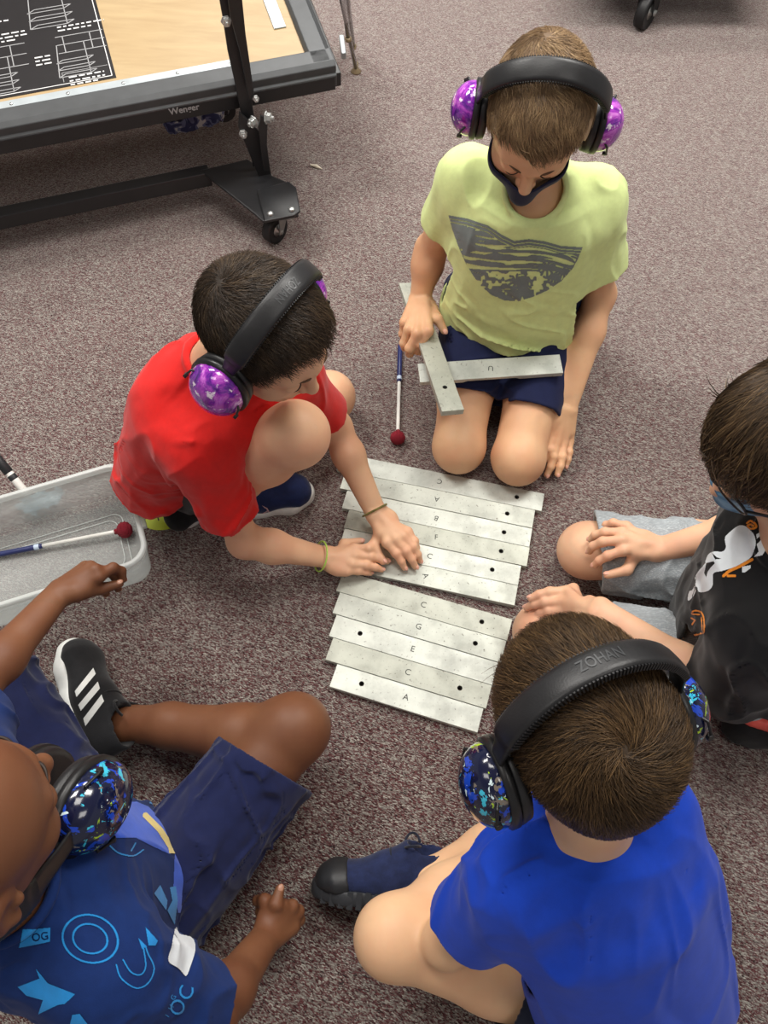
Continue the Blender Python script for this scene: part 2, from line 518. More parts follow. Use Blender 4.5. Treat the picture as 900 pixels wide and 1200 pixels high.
def orr(*fs):
    def f(x, y):
        r = fs[0](x, y)
        for g in fs[1:]: r = r | g(x, y)
        return r
    return f
def smooth(P, n=6, closed=False):
    P = [np.asarray(p, float) for p in P]; m = len(P); R = []
    for i in range(m if closed else m - 1):
        a, b, c, d = (P[i - 1] if (i or closed) else P[0]), P[i], P[(i + 1) % m], (P[(i + 2) % m] if closed or i + 2 < m else P[-1])
        for t in np.linspace(0, 1, n, endpoint=False):
            R.append(.5 * (2 * b + (c - a) * t + (2 * a - 5 * b + 4 * c - d) * t * t + (3 * b - a - 3 * c + d) * t ** 3))
    if not closed: R.append(P[-1])
    return R
def oval(cx, cy, rx, ry, ang=0, w=None):
    c, s = math.cos(math.radians(ang)), math.sin(math.radians(ang))
    def f(x, y):
        u = ((x - cx) * c + (y - cy) * s) / rx; v = (-(x - cx) * s + (y - cy) * c) / ry
        q = np.hypot(u, v)
        return q < 1 if w is None else (q < 1) & (q > 1 - w / min(rx, ry))
    return f
def font_mask(txt, x, y, size, ang=0, sx=1.0, bold=0.0, shear=0):
    """letters as a mask: text centred on pixel (x, y), angle clockwise on the picture"""
    cu = bpy.data.curves.new('t', 'FONT'); cu.body = txt; cu.size = 1; cu.align_x = 'CENTER'; cu.align_y = 'CENTER'; cu.offset = bold; cu.resolution_u = 4
    cu.shear = shear
    o = bpy.data.objects.new('t', cu); COL.objects.link(o)
    dg = bpy.context.evaluated_depsgraph_get(); me = bpy.data.meshes.new_from_object(o.evaluated_get(dg))
    co = np.array([v.co[:2] for v in me.vertices]); me.calc_loop_triangles(); T = [tuple(t.vertices) for t in me.loop_triangles]
    bpy.data.objects.remove(o); bpy.data.curves.remove(cu); bpy.data.meshes.remove(me)
    c, s = math.cos(math.radians(ang)), math.sin(math.radians(ang))
    X = co[:, 0] * size * sx; Y = -co[:, 1] * size
    P = np.stack([x + X * c - Y * s, y + X * s + Y * c], 1)
    def f(qx, qy):
        r = np.zeros(qx.shape, bool)
        for a, b, d in T:
            A, B, D = P[a], P[b], P[d]
            den = (B[1] - D[1]) * (A[0] - D[0]) + (D[0] - B[0]) * (A[1] - D[1])
            if abs(den) < 1e-12: continue
            l1 = ((B[1] - D[1]) * (qx - D[0]) + (D[0] - B[0]) * (qy - D[1])) / den
            l2 = ((D[1] - A[1]) * (qx - D[0]) + (A[0] - D[0]) * (qy - D[1])) / den
            r |= (l1 >= -1e-6) & (l2 >= -1e-6) & (l1 + l2 <= 1 + 1e-6)
        return r
    return f
def font_tris(txt, bold=0.0):
    cu = bpy.data.curves.new('t', 'FONT'); cu.body = txt; cu.size = 1; cu.align_x = 'CENTER'; cu.align_y = 'CENTER'; cu.offset = bold; cu.resolution_u = 3
    o = bpy.data.objects.new('t', cu); COL.objects.link(o)
    dg = bpy.context.evaluated_depsgraph_get(); me = bpy.data.meshes.new_from_object(o.evaluated_get(dg))
    co = np.array([v.co[:2] for v in me.vertices]); me.calc_loop_triangles(); T = [tuple(t.vertices) for t in me.loop_triangles]
    bpy.data.objects.remove(o); bpy.data.curves.remove(cu); bpy.data.meshes.remove(me)
    return co, np.array(T)
def flat_text(name, txt, c, ux, uy, size, mat, parent, bold=0.0, lift=.0006):
    """text lying on a plane: c centre, ux right, uy up (unit vectors)"""
    co, T = font_tris(txt, bold); n = np.cross(ux, uy)
    v = np.asarray(c) + np.outer(co[:, 0] * size, ux) + np.outer(co[:, 1] * size, uy) + n * lift
    return add_np(name, v, np.zeros((0, 4), int), mat, parent, tris=T)
# ------------------------------------------------------------------ body parts
def head_frame(fwd, up=(0, 0, 1), pitch=0, roll=0):
    """columns: right, forward, up; pitch > 0 bows the head, roll > 0 tips it to its right"""
    f = unit(np.array([fwd[0], fwd[1], 0.])); u = np.array([0, 0, 1.]); r = np.cross(f, u)
    p = math.radians(pitch); f2 = f * math.cos(p) - u * math.sin(p); u2 = f * math.sin(p) + u * math.cos(p)
    q = math.radians(roll); r3 = r * math.cos(q) - u2 * math.sin(q); u3 = u2 * math.cos(q) + r * math.sin(q)
    return np.stack([r3, f2, u3], 1)
def head(F, c, M, s=1.0, ears=True, sockets=True):
    W = lambda x, y, z: c + M @ (np.array([x, y, z]) * s)
    E = lambda x, y, z, r, k: F.u(ell(W(x, y, z), np.array(r) * s, M), k)
    C = lambda a, b, ra, rb, k: F.u(cap(W(*a), W(*b), ra * s, rb * s), k)
    E(0, -.014, .028, (.072, .088, .077), .01)
    E(0, .022, .03, (.063, .062, .058), .02)
    E(0, .028, -.028, (.057, .056, .072), .03)
    C((-.040, .012, -.052), (-.012, .060, -.082), .016, .016, .03); C((.040, .012, -.052), (.012, .060, -.082), .016, .016, .03)
    E(0, .066, -.084, (.020, .016, .015), .02)
    E(-.034, .052, -.036, (.024, .024, .024), .02); E(.034, .052, -.036, (.024, .024, .024), .02)
    E(0, .070, -.055, (.028, .020, .020), .015)
    C((-.040, .066, .020), (-.008, .081, .018), .009, .010, .014); C((.040, .066, .020), (.008, .081, .018), .009, .010, .014)
    for sx in (-1, 1):
        if sockets:
            F.s(ball(W(sx * .031, .098, .000), .017 * s), .016)
            E(sx * .031, .0705, -.001, (.0165, .0145, .0125), .004)
    C((0, .078, .012), (0, .099, -.026), .0075, .0095, .010)
    F.u(ball(W(0, .1005, -.029), .0100 * s), .006)
    for sx in (-1, 1):
        F.u(ball(W(sx * .0105, .091, -.033), .0068 * s), .005)
        F.s(ball(W(sx * .0055, .097, -.0405), .003 * s), .003)
    C((-.017, .083, -.057), (0, .0895, -.054), .0042, .0058, .005); C((.017, .083, -.057), (0, .0895, -.054), .0042, .0058, .005)
    C((-.014, .083, -.065), (.014, .083, -.065), .0058, .0058, .005)
    F.s(cap(W(-.018, .0895, -.0602), W(.018, .0895, -.0602), .0012 * s), .003)
    if ears:
        for sx in (-1, 1):
            a = math.radians(22) * sx
            Mr = M @ np.array([[math.cos(a), -math.sin(a), 0], [math.sin(a), math.cos(a), 0], [0, 0, 1]])
            F.u(ell(W(sx * .0755, -.012, -.006), np.array([.007, .018, .029]) * s, Mr), .006)
            F.s(ell(W(sx * .0835, -.010, -.004), np.array([.007, .011, .019]) * s, Mr), .004)
            F.u(ball(W(sx * .074, .002, -.010), .006 * s), .004)
            F.u(ball(W(sx * .0755, -.008, -.030), .0075 * s), .005)
def face_marks(c, M, s, parent, brow, lash):
    """brows and lash lines: thin tapered strips of hair"""
    W = lambda x, y, z: c + M @ (np.array([x, y, z]) * s)
    for nm, col, arcs in (('eyebrow', brow, [((.014, .0880, .022), (.028, .0855, .0265), (.043, .0715, .021), .0022, .0011)]),
                          ('eyelash', lash, [((.017, .0825, -.0045), (.031, .0855, -.0085), (.0450, .073, -.0050), .0011, .0007)])):
        for sx in (-1, 1):
            bm = bmesh.new()
            for a, b, d, r0, r1 in arcs:
                a, b, d = [np.array(q) * (sx, 1, 1) for q in (a, b, d)]
                P = [W(*((1 - t) ** 2 * a + 2 * t * (1 - t) * (2 * b - .5 * a - .5 * d) + t * t * d)) for t in np.linspace(0, 1, 9)]
                bm_tube(bm, P, [r0 * (.6 + .4 * math.sin(math.pi * min(1, .25 + t))) * (1 - .5 * t) for t in np.linspace(0, 1, 9)], 6)
            bm_obj(nm, bm, col, parent, smooth=True)
def hair(c, M, s, parent, mat, thick=.010, line=None, whorl=(.01, -.075, .075), n=9000, length=.022, lift=.35, h=.003, tuft=0, seed=1, swirl=.5, sweep=None, wave=0., base_tone=.08, fade=None, top=0.0, fine=.00045):
    """short hair: a cap under thousands of fine locks that flow away from the whorl"""
    line = line or [(0, .074), (35, .068), (60, .040), (74, .000), (84, -.022), (97, .012), (112, -.022), (140, -.058), (180, -.068)]
    la, lz = np.array(line).T
    F = Field()
    W = lambda x, y, z: c + M @ (np.array([x, y, z]) * s)
    t = thick
    F.u(ell(W(0, -.014, .028), (np.array([.072, .088, .077]) + t) * s, M), .01)
    F.u(ell(W(0, .022, .032 + top * .5), (np.array([.063, .062, .058 + top]) + t * .9) * s, M), .02)
    F.u(ell(W(0, -.035, -.02), (np.array([.055, .055, .055]) + t * .6) * s, M), .02)
    def loc(x, y, z):
        q = np.stack([x - c[0], y - c[1], z - c[2]], -1) @ M / s; return q
    def cut(f_, x, y, z):
        q = loc(x, y, z); az = np.degrees(np.abs(np.arctan2(q[..., 0], q[..., 1]))); zl = np.interp(az, la, lz)
        zl = zl + .004 * np.sin(az * .35 + 1) + .006 * vnoise(az / 5 + 9, az * 0 + 2, az * 0)
        return (zl - q[..., 2]) * s
    lo, hi = F.bounds(); f = F.grid(lo, hi, h)
    ax = [lo[i] + h * np.arange(f.shape[i]) for i in range(3)]
    X, Y, Z = np.meshgrid(*ax, indexing='ij')
    near = f < .01
    f2 = f.copy(); f2[near] = np.maximum(f[near], cut(None, X[near], Y[near], Z[near]) * .8)
    # hollow it out around the skull so that it only sits on the scalp
    v, q = nets(f2, lo, h); v = relax(v, q, 2)
    base_n = len(v)
    # locks
    r = np.random.default_rng(seed)
    L = loc(v[:, 0], v[:, 1], v[:, 2])
    a, b, d, e = v[q[:, 0]], v[q[:, 1]], v[q[:, 2]], v[q[:, 3]]
    nr = np.cross(d - a, e - b); area = np.linalg.norm(nr, axis=1); nr = nr / np.maximum(area, 1e-9)[:, None]
    cen = (a + b + d + e) / 4; lc = loc(cen[:, 0], cen[:, 1], cen[:, 2])
    rad_ = (cen - W(0, -.01, .02)); rad_ /= np.linalg.norm(rad_, axis=1, keepdims=True); out = (nr * rad_).sum(1) > .68
    az = np.degrees(np.abs(np.arctan2(lc[:, 0], lc[:, 1]))); ok = out & (lc[:, 2] > np.interp(az, la, lz) + .001)
    if fade is not None: ok = ok & ~((lc[:, 0] < fade[0] + .006 * np.sin(lc[:, 1] * 60)) & (lc[:, 1] > fade[1]) & (lc[:, 2] < fade[2]))
    pr = np.where(ok, area, 0) * (1 + 2.5 * np.exp(-np.linalg.norm(cen - (c + M @ (np.array(whorl) * s)), axis=1) / .012)); pr /= pr.sum()
    pick = r.choice(len(q), n, p=pr)
    u1 = r.random((n, 1)); u2 = r.random((n, 1))
    P = (a[pick] * (1 - u1) + b[pick] * u1) * (1 - u2) + (e[pick] * (1 - u1) + d[pick] * u1) * u2
    N = nr[pick]
    w = W(*whorl)
    D = P - w; dist = np.linalg.norm(D, axis=1, keepdims=True); D = D / np.maximum(dist, 1e-6)
    D = D - N * (D * N).sum(1, keepdims=True); D /= np.maximum(np.linalg.norm(D, axis=1, keepdims=True), 1e-6)
    S_ = np.cross(N, D)
    ang = swirl * np.exp(-dist / .05) * 2.0 + r.normal(0, .22, (n, 1)) + r.normal(0, 1.0, (n, 1)) * np.exp(-dist / .010) + wave * vnoise(P[:, 0] * 45, P[:, 1] * 45, P[:, 2] * 45)[:, None] * 4
    D = D * np.cos(ang) + S_ * np.sin(ang)
    if sweep is not None:                 # fringe combed in one direction (local vector), weight by height/front
        sv = M @ unit(sweep[0]); lw = loc(P[:, 0], P[:, 1], P[:, 2]); wgt = np.clip((lw[:, 1:2] - sweep[1]) / .04, 0, 1) * sweep[2]
        D = D * (1 - wgt) + (sv - N * (N @ sv)[:, None]) * wgt; D /= np.maximum(np.linalg.norm(D, axis=1, keepdims=True), 1e-6)
    lf = lift * (1 + tuft * r.random((n, 1)))
    ln = (length * (.6 + .6 * r.random((n, 1)))) * np.where(ok[pick][:, None], 1, .5)
    lp = loc(P[:, 0], P[:, 1], P[:, 2]); low = np.clip((lp[:, 2:3] + .06) / .08, .35, 1); ln = ln * low
    rad = fine * (.7 + .6 * r.random((n, 1)))
    rings = []; segs = 3
    B1 = np.cross(D, N)
    for i in range(segs + 1):
        t = i / segs
        p = P + D * ln * t + N * (ln * (lf * t - .45 * lf * t * t - .35 * t * t * ln / .09) - .0012)
        rr = rad * (1 - .75 * t)
        for k in range(3):
            an = 2 * math.pi * k / 3; rings.append(p + rr * (math.cos(an) * B1 * 1.3 + math.sin(an) * N))
    SV = np.stack(rings, 1).reshape(-1, 3); per = (segs + 1) * 3
    qs = []
    for i in range(segs):
        for k in range(3):
            qs.append([i * 3 + k, i * 3 + (k + 1) % 3, (i + 1) * 3 + (k + 1) % 3, (i + 1) * 3 + k])
    SQ = (np.arange(n)[:, None, None] * per + np.array(qs)[None]).reshape(-1, 4) + base_n
    ob = add_np('hair', np.concatenate([v, SV]), np.concatenate([q, SQ]), mat, parent)
    cl = vnoise(P[:, 0] * 90, P[:, 1] * 90, P[:, 2] * 90)
    tone = np.clip(.45 + .5 * cl + r.normal(0, .2, n), 0, 1)
    bt = np.full(base_n, base_tone)
    if fade is not None: bt[(L[:, 0] < fade[0]) & (L[:, 1] > fade[1]) & (L[:, 2] < fade[2])] = 1.0
    tv = np.concatenate([bt, (tone[:, None] * np.linspace(.8, 1.1, per)[None]).ravel()]).clip(0, 1).astype(f32)
    at_ = ob.data.attributes.new('tone', 'FLOAT', 'POINT'); at_.data.foreach_set('value', tv)
    return ob
def finger(F, K, T, n, L, r=.0074, k=.0035, bow=1.0):
    """from knuckle K to tip T; bends up along n when the tip is nearer than the finger is long"""
    K = np.asarray(K, float); T = np.asarray(T, float); d = T - K; D = np.linalg.norm(d)
    if D > L * .98: T = K + d / D * L * .98; d = T - K; D = L * .98
    n = unit(n - d * (n @ d) / (d @ d))
    # three phalanges .45 .30 .25 on an arc
    lo_, hi_ = 0.001, 3.2
    for _ in range(40):
        m = (lo_ + hi_) / 2; ch = 0; cv = 0; a0 = 0
        hs = 0; vs = 0; a = m / 2
        for f_ in (.45, .30, .25): hs += f_ * math.cos(a); vs += f_ * math.sin(a); a -= m / 2
        if math.hypot(hs, vs) * L > D: lo_ = m
        else: hi_ = m
    m = lo_; a = m / 2; pts2 = [(0, 0)]; hs = vs = 0
    for f_ in (.45, .30, .25): hs += f_ * math.cos(a); vs += f_ * math.sin(a); a -= m / 2; pts2.append((hs * L, vs * L))
    an = math.atan2(pts2[-1][1], pts2[-1][0]); ca, sa = math.cos(-an), math.sin(-an); e = unit(d)
    pts = [K + e * (x * ca - y * sa) + n * (x * sa + y * ca) * bow for x, y in pts2]
    rr = [r * 1.10, r * 1.04, r * .95, r * .80]
    for i in range(3): F.u(cap(pts[i], pts[i + 1], rr[i], rr[i + 1]), .006 if i == 0 else k)
    F.u(ball(pts[1], r * 1.03), .004)
    NAILS.append((pts[-1] , unit(pts[-1] - pts[-2]), unit(n - unit(pts[-1] - pts[-2]) * (n @ unit(pts[-1] - pts[-2]))), rr[-1]))
    return pts
NAILS = []
def add_nails(parent, mat):
    for p, d, n, r in NAILS:
        bm = bmesh.new(); sd = np.cross(d, n); c = p + n * r * .80 + d * r * .15
        bmesh.ops.create_uvsphere(bm, u_segments=12, v_segments=8, radius=1)
        for v in bm.verts: v.co = Vector(c + sd * v.co.x * r * .68 + d * v.co.y * r * .85 + n * v.co.z * r * .30)
        bm_obj('fingernail', bm, mat, parent, smooth=True)
    NAILS.clear()
def hand(F, W, d, n, thumb_side, tips, thumb, s=1.0, knuckles=None, flex=None, wrist_r=.021):
    """W wrist centre, d towards the knuckles, n out of the back; tips = 4 world points (index..little); thumb = (mid, tip)"""
    d = unit(d); n = unit(n - d * (n @ d)); sd = np.cross(d, n) * thumb_side
    kn = []
    for i, (a, b, up) in enumerate(((.064, .0245, 0), (.068, .0080, .003), (.064, -.0085, .002), (.056, -.0235, -.002))):
        kn.append(W + (d * a + sd * b + n * (up + .001)) * s)
    if knuckles is not None: kn = [np.asarray(k) for k in knuckles]
    for i, k in enumerate(kn):
        st = W + (sd * (.011 - .0075 * i) + n * .001 + d * .004) * s
        F.u(ecap(st, k, sd, (.0105 * s, .0135 * s), (.0098 * s, .0098 * s)), .009)
    F.u(ecap(W + (d * .012 + sd * .018 - n * .004) * s, W + (d * .036 + sd * .022 - n * .006) * s, sd, (.011 * s, .012 * s), (.010 * s, .010 * s)), .012)
    F.u(ecap(W + (d * .014 - sd * .014 - n * .003) * s, W + (d * .045 - sd * .020 - n * .004) * s, sd, (.009 * s, .011 * s), (.009 * s, .010 * s)), .010)
    Ls = (.064, .071, .066, .053); P = []
    for i in range(4):
        P.append(finger(F, kn[i], tips[i], n, Ls[i] * s, (.0082, .0083, .0080, .0072)[i] * s))
    tb = W + (d * .024 + sd * .022 - n * .004) * s
    td = unit(thumb[1] - thumb[0]); tn = unit(n + sd * .4); tn = unit(tn - td * (tn @ td)); NAILS.append((np.asarray(thumb[1]), td, tn, .0072 * s))
    F.u(cap(tb, thumb[0], .0130 * s, .0098 * s), .012); F.u(cap(thumb[0], thumb[1], .0098 * s, .0072 * s), .004)
    return kn, P
def arm(F, sh, el, wr, s=1.0, side=None, slim=1.0):
    F.u(cap(sh, sh + (el - sh) * .45, .038 * s, .033 * s), .02); F.u(cap(sh + (el - sh) * .45, el, .033 * s, .028 * s * slim), .02)
    F.u(ball(el, .0285 * s * slim), .012)
    m = el + (wr - el) * .32
    F.u(cap(el, m, .0275 * s * slim, .0300 * s * slim), .02)
    u = frame(wr - el)[0] if side is None else side
    F.u(ecap(m, wr, u, (.030 * s * slim, .029 * s * slim), (.0215 * s, .0165 * s)), .02)
def leg(F, hip, kn, an, s=1.0, back=None):
    m = hip + (kn - hip) * .5
    F.u(cap(hip, m, .068 * s, .060 * s), .03); F.u(cap(m, kn, .060 * s, .049 * s), .02)
    F.u(ball(kn, .050 * s), .02)
    F.u(ball(kn + unit((kn - hip) / np.linalg.norm(kn - hip) + .6 * (kn - an) / np.linalg.norm(kn - an)) * .012 * s, .040 * s), .03)
    c = kn + (an - kn) * .30
    b = np.zeros(3) if back is None else unit(back) * .012 * s
    F.u(cap(kn, c + b, .045 * s, .047 * s), .02); F.u(cap(c + b, kn + (an - kn) * .72, .047 * s, .034 * s), .02)
    F.u(cap(kn + (an - kn) * .72, an, .034 * s, .029 * s), .02)
    F.u(ball(an, .031 * s), .01)
# ------------------------------------------------------------------ shoes
def shoe(parent, toe_dir, up, heel, mats, L=.205, label=None, stripes=None, tread=False, name='shoe', lace=True, h=.0028):
    """heel: point on the ground plane under the heel's back end; returns the upper"""
    f = unit(toe_dir); u = unit(np.asarray(up, float) - f * (np.asarray(up) @ f)); r = np.cross(f, u); M = np.stack([r, f, u], 1)
    s = L / .205; W = lambda x, y, z: np.asarray(heel) + M @ (np.array([x, y, z]) * s)
    F = Field()
    E = lambda p, q, a, b, k=.02: F.u(ecap(W(*p), W(*q), r, np.array(a) * s, np.array(b) * s), k)
    E((0, .032, .040), (0, .095, .036), (.029, .034), (.033, .030))
    E((0, .095, .034), (0, .168, .026), (.036, .030), (.036, .022))
    E((0, .168, .025), (0, .178, .022), (.034, .022), (.028, .020))
    E((0, .036, .05), (0, .030, .074), (.029, .034), (.027, .032))
    E((0, .085, .050), (0, .060, .072), (.024, .022), (.024, .018))
    F.plane(W(0, 0, .016), -u)
    F.s(ecap(W(0, .040, .055), W(0, .028, .105), r, (.022 * s, .028 * s), (.025 * s, .033 * s)), .004)
    v, q = sculpt(F, h); ob = add_np(name, v, q, mats['upper'], parent)
    G = Field()
    sh_ = [(0, .028, .030), (0, .090, .033), (.002, .150, .039), (.001, .176, .031)]
    for (x0, y0, w0), (x1, y1, w1) in zip(sh_[:-1], sh_[1:]):
        G.u(ecap(W(x0, y0, .010), W(x1, y1, .010), r, (w0 * s, .03 * s), (w1 * s, .03 * s)), .02)
    G.plane(W(0, 0, .0), -u); G.plane(W(0, 0, .022), u)
    G.plane(W(0, .185, .004), M @ np.array([0, .35, -1.])) if False else None
    v, q = sculpt(G, h); so = add_np('sole', v, q, mats['sole'], ob)
    if mats.get('tongue'):
        T = Field(); T.u(ecap(W(0, .128, .044), W(0, .074, .068), r, (.017 * s, .010 * s), (.019 * s, .012 * s)), .01); T.u(ecap(W(0, .074, .068), W(0, .058, .092), r, (.019 * s, .007 * s), (.020 * s, .006 * s)), .01)
        v, q = sculpt(T, h); add_np('tongue', v, q, mats['tongue'], ob)
    if mats.get('toe'):
        T = Field(); T.ops = [o for o in F.ops if o[0] == 'u']; T.disp(lambda x, y, z: np.full(np.shape(x), -.0017))
        T.plane(W(0, 0, .017), -u); T.plane(W(0, .140, 0), -f + u * .25)
        v, q = sculpt(T, h); add_np('toe_cap', v, q, mats['toe'], ob)
    if lace and mats.get('lace'):
        bm = bmesh.new()
        for i in range(4):
            y = .078 + i * .0155; z = .0735 - i * .0085
            for sx in (-1, 1):
                P = [W(sx * .021 * math.cos(t), y + .010 * math.sin(t) * sx * .6 + .005, z - .010 + .013 * math.sin(t)) for t in np.linspace(.15, math.pi - .15, 9)]
                bm_tube(bm, P, .0022 * s, 6)
        for sx in (-1, 1):
            P = [W(sx * (.004 + .026 * math.sin(t)), .066 + .012 * math.cos(t) - .01, .082 + .013 * math.sin(t * .9)) for t in np.linspace(0, 2.9, 12)]
            bm_tube(bm, P, .0021 * s, 6)
        bm_obj('laces', bm, mats['lace'], ob, smooth=True)
    if stripes:
        for side in (-1, 1):
            bm = bmesh.new()
            for i in range(3):
                y = .064 + i * .0165
                pts = []
                for z, dy, bul in ((.026, .014, 0), (.036, .008, .0005), (.047, .001, -.004), (.056, -.006, -.010)):
                    pts.append((dy, z, bul))
                for (d0, z0, b0), (d1, z1, b1) in zip(pts[:-1], pts[1:]):
                    x0 = side * (.0355 + b0 + .0005); x1 = side * (.0355 + b1 + .0005)
                    bm_prism(bm, [W(x0, y + d0, z0), W(x0, y + d0 + .0095, z0), W(x1, y + d1 + .0095, z1), W(x1, y + d1, z1)], M @ np.array([side * -.004, 0, 0]))
            bm_obj('stripes', bm, stripes, ob)
    if tread:
        for sx in (-1, 1):
            bm = bmesh.new()
            for i in range(13):
                y = .022 + i * .0135; w = float(np.interp(y, [0, .028, .09, .15, .18, .2], [.02, .030, .033, .039, .029, .012]))
                bm_box(bm, W(sx * (w + .0006), y, .010), np.array([.0016, .0042, .0125]) * s, M.T)
            bm_obj('tread', bm, mats['tread'], so)
    return ob
# ------------------------------------------------------------------ ear defenders
def ear_defenders(c, M, s, mats, label, group, width=.088, cs=1.0, top=.126, lean=0.0, bulge=0.0, word=None, cup_z=-.018, cup_y=-.002, name='ear_defenders', logo_eye=None):
    """headband over the head frame (c, M) with two cups; lean tips the band backwards"""
    W = lambda x, y, z: c + M @ (np.array([x, y, z]) * s)
    root = empty(name, W(0, 0, -.06)); tag(root, label, 'ear defenders', group)
    # padded band: arc in the x-z plane
    N = 40; T = np.linspace(-1, 1, N); secs = []
    for t in T:
        a = t * math.radians(104); rx, rz = width + .002 + bulge * (1 - abs(t) ** 3), top - .018
        x = rx * math.sin(a); z = .018 + rz * math.cos(a) if abs(a) < math.pi / 2 else .018 + (rz * .55) * math.cos(a)
        tx = np.array([rx * math.cos(a), 0, -rz * math.sin(a)]); tx /= np.linalg.norm(tx); nn = np.array([-tx[2], 0, tx[0]])
        wid = .0160 if abs(t) < .62 else np.interp(abs(t), [.62, .72, 1], [.0160, .0115, .0085])
        th = .0062 if abs(t) < .62 else np.interp(abs(t), [.62, .70, 1], [.0062, .0036, .0030])
        y0 = lean * math.cos(a * .86)
        secs.append((np.array([x, y0, z]), nn, wid, th))
    def sweep(i0, i1, fac_w=1, fac_t=1):
        bm = bmesh.new(); R = []
        for i in range(i0, i1):
            p, nn, w, t = secs[i]; ring_ = []
            for k in range(16):
                a = 2 * math.pi * k / 16; ca, sa = math.cos(a), math.sin(a); e = .55
                yy = math.copysign(abs(ca) ** e, ca) * w * fac_w; tt = math.copysign(abs(sa) ** e, sa) * t * fac_t
                q = p + np.array([0, yy, 0]) + nn * (tt + t); ring_.append(bm.verts.new(Vector(W(*q))))
            R.append(ring_)
        for A, B in zip(R[:-1], R[1:]):
            for k in range(16): bm.faces.new((A[k], A[(k + 1) % 16], B[(k + 1) % 16], B[k]))
        bm.faces.new(R[0][::-1]); bm.faces.new(R[-1]); return bm
    i0 = int(np.argmax(np.abs(T) < .63)); i1 = N - i0
    band = bm_obj('headband', sweep(0, N, .93, .8), mats['plastic'], root, smooth=True)
    pad = bm_obj('headband_pad', sweep(i0 - 1, i1 + 1), mats['leather'], root, smooth=True)
    bm = bmesh.new()                                  # stitched edge of the pad
    for sy in (-1, 1):
        bm = bmesh.new()
        for t in np.linspace(-.6, .6, 62):
            i = min(N - 1, max(0, int(round((t + 1) / 2 * (N - 1)))))
            j = min(N - 2, int((t + 1) / 2 * (N - 1))); fr = (t + 1) / 2 * (N - 1) - j
            p = secs[j][0] * (1 - fr) + secs[j + 1][0] * fr; nn = unit(secs[j][1] * (1 - fr) + secs[j + 1][1] * fr); tx = np.array([nn[2], 0, -nn[0]])
            p = p + np.array([0, sy * .0157, 0]) + nn * .0055
            A = np.stack([M @ tx, M @ np.array([0, 1., 0]), M @ nn]); bm_box(bm, W(*p), (.0009 * s, .0016 * s, .0035 * s), A)
        bm_obj('seam', bm, mats['leather'], pad)
    if word:
        co, TT = font_tris(word, .01); V = []
        for x_, y_ in co * .017:
            t = x_ / .30 * 2.0; a = t; rx, rz = width + .002, top - .018
            # text runs along the arc; across = y
            x = rx * math.sin(a); z = .018 + rz * math.cos(a); tx = np.array([rx * math.cos(a), 0, -rz * math.sin(a)]); tx /= np.linalg.norm(tx); nn = np.array([-tx[2], 0, tx[0]])
            q = np.array([x, y_ * word_sign(mats) + lean * math.cos(a * .86), z]) + nn * .0128; V.append(W(*q))
        add_np('embossed_word', np.array(V), np.zeros((0, 4), int), mats['emboss'], pad, tris=TT)
    for sx in (-1, 1):
        cp = np.array([sx * width, cup_y, cup_z])
        F = Field(); F.u(ell(W(*(cp + (sx * .010, 0, 0))), np.array([.034, .037 * cs, .046 * cs]) * s, M), .004)
        F.plane(W(*(cp + (sx * .008, 0, 0))), M @ np.array([-sx, 0, 0.]))
        v, q = sculpt(F, .0022); cup = add_np('ear_cup', v, q, mats['cup'], root)
        bm = bmesh.new(); A = M @ np.array([sx, 0, 0.])
        def oval_ring(r0, x0, x1, r1=None):
            r1 = r1 or r0; R = []
            for xx, rr in ((x0, r0 * .86), (x0 + (x1 - x0) * .15, r0), (x0 + (x1 - x0) * .85, r1), (x1, r1 * .86)):
                R.append([bm.verts.new(Vector(W(*(cp + (sx * xx, rr * cs * .040 * math.cos(2 * math.pi * k / 32), rr * cs * .049 * math.sin(2 * math.pi * k / 32)))))) for k in range(32)])
            for P, Q in zip(R[:-1], R[1:]):
                for k in range(32): bm.faces.new((P[k], P[(k + 1) % 32], Q[(k + 1) % 32], Q[k]))
            bm.faces.new(R[0][::-1]); bm.faces.new(R[-1])
        oval_ring(1.02, -.002, .0095); bm_obj('cup_rim', bm, mats['plastic'], cup, smooth=True)
        bm = bmesh.new(); oval_ring(.95, -.016, -.001, 1.0); bm_obj('ear_cushion', bm, mats['leather'], root, smooth=True)
        bm = bmesh.new()
        i = -1 if sx > 0 else 0; p, nn, w, t = secs[i]
        # wire yoke from the band end round the cup
        for sy in (-1, 1):
            pts = [p + np.array([sx * .003, sy * .006, .012]), p + np.array([sx * .010, sy * .020, 0.004]), cp + np.array([sx * .022, sy * .036 * cs, .018]), cp + np.array([sx * .026, sy * .039 * cs, -.004])]
            pts = [W(*q) for q in pts]; bm_tube(bm, pts, .0019 * s, 8)
        bm_lathe(bm, W(*(cp + np.array([sx * .024, .038 * cs, -.004]))), M @ np.array([0, 1., 0]), [(0, -.002), (.004, -.002), (.004, .003), (0, .003)], 12)
        bm_lathe(bm, W(*(cp + np.array([sx * .024, -.038 * cs, -.004]))), M @ np.array([0, -1., 0]), [(0, -.002), (.004, -.002), (.004, .003), (0, .003)], 12)
        bm_box(bm, W(*(p + np.array([sx * .002, 0, .004]))), np.array([.005, .0135, .010]) * s, M.T)
        bm_obj('yoke', bm, mats['plastic'], root, bevel=.001)
    return root
def word_sign(m): return m.get('sign', 1)
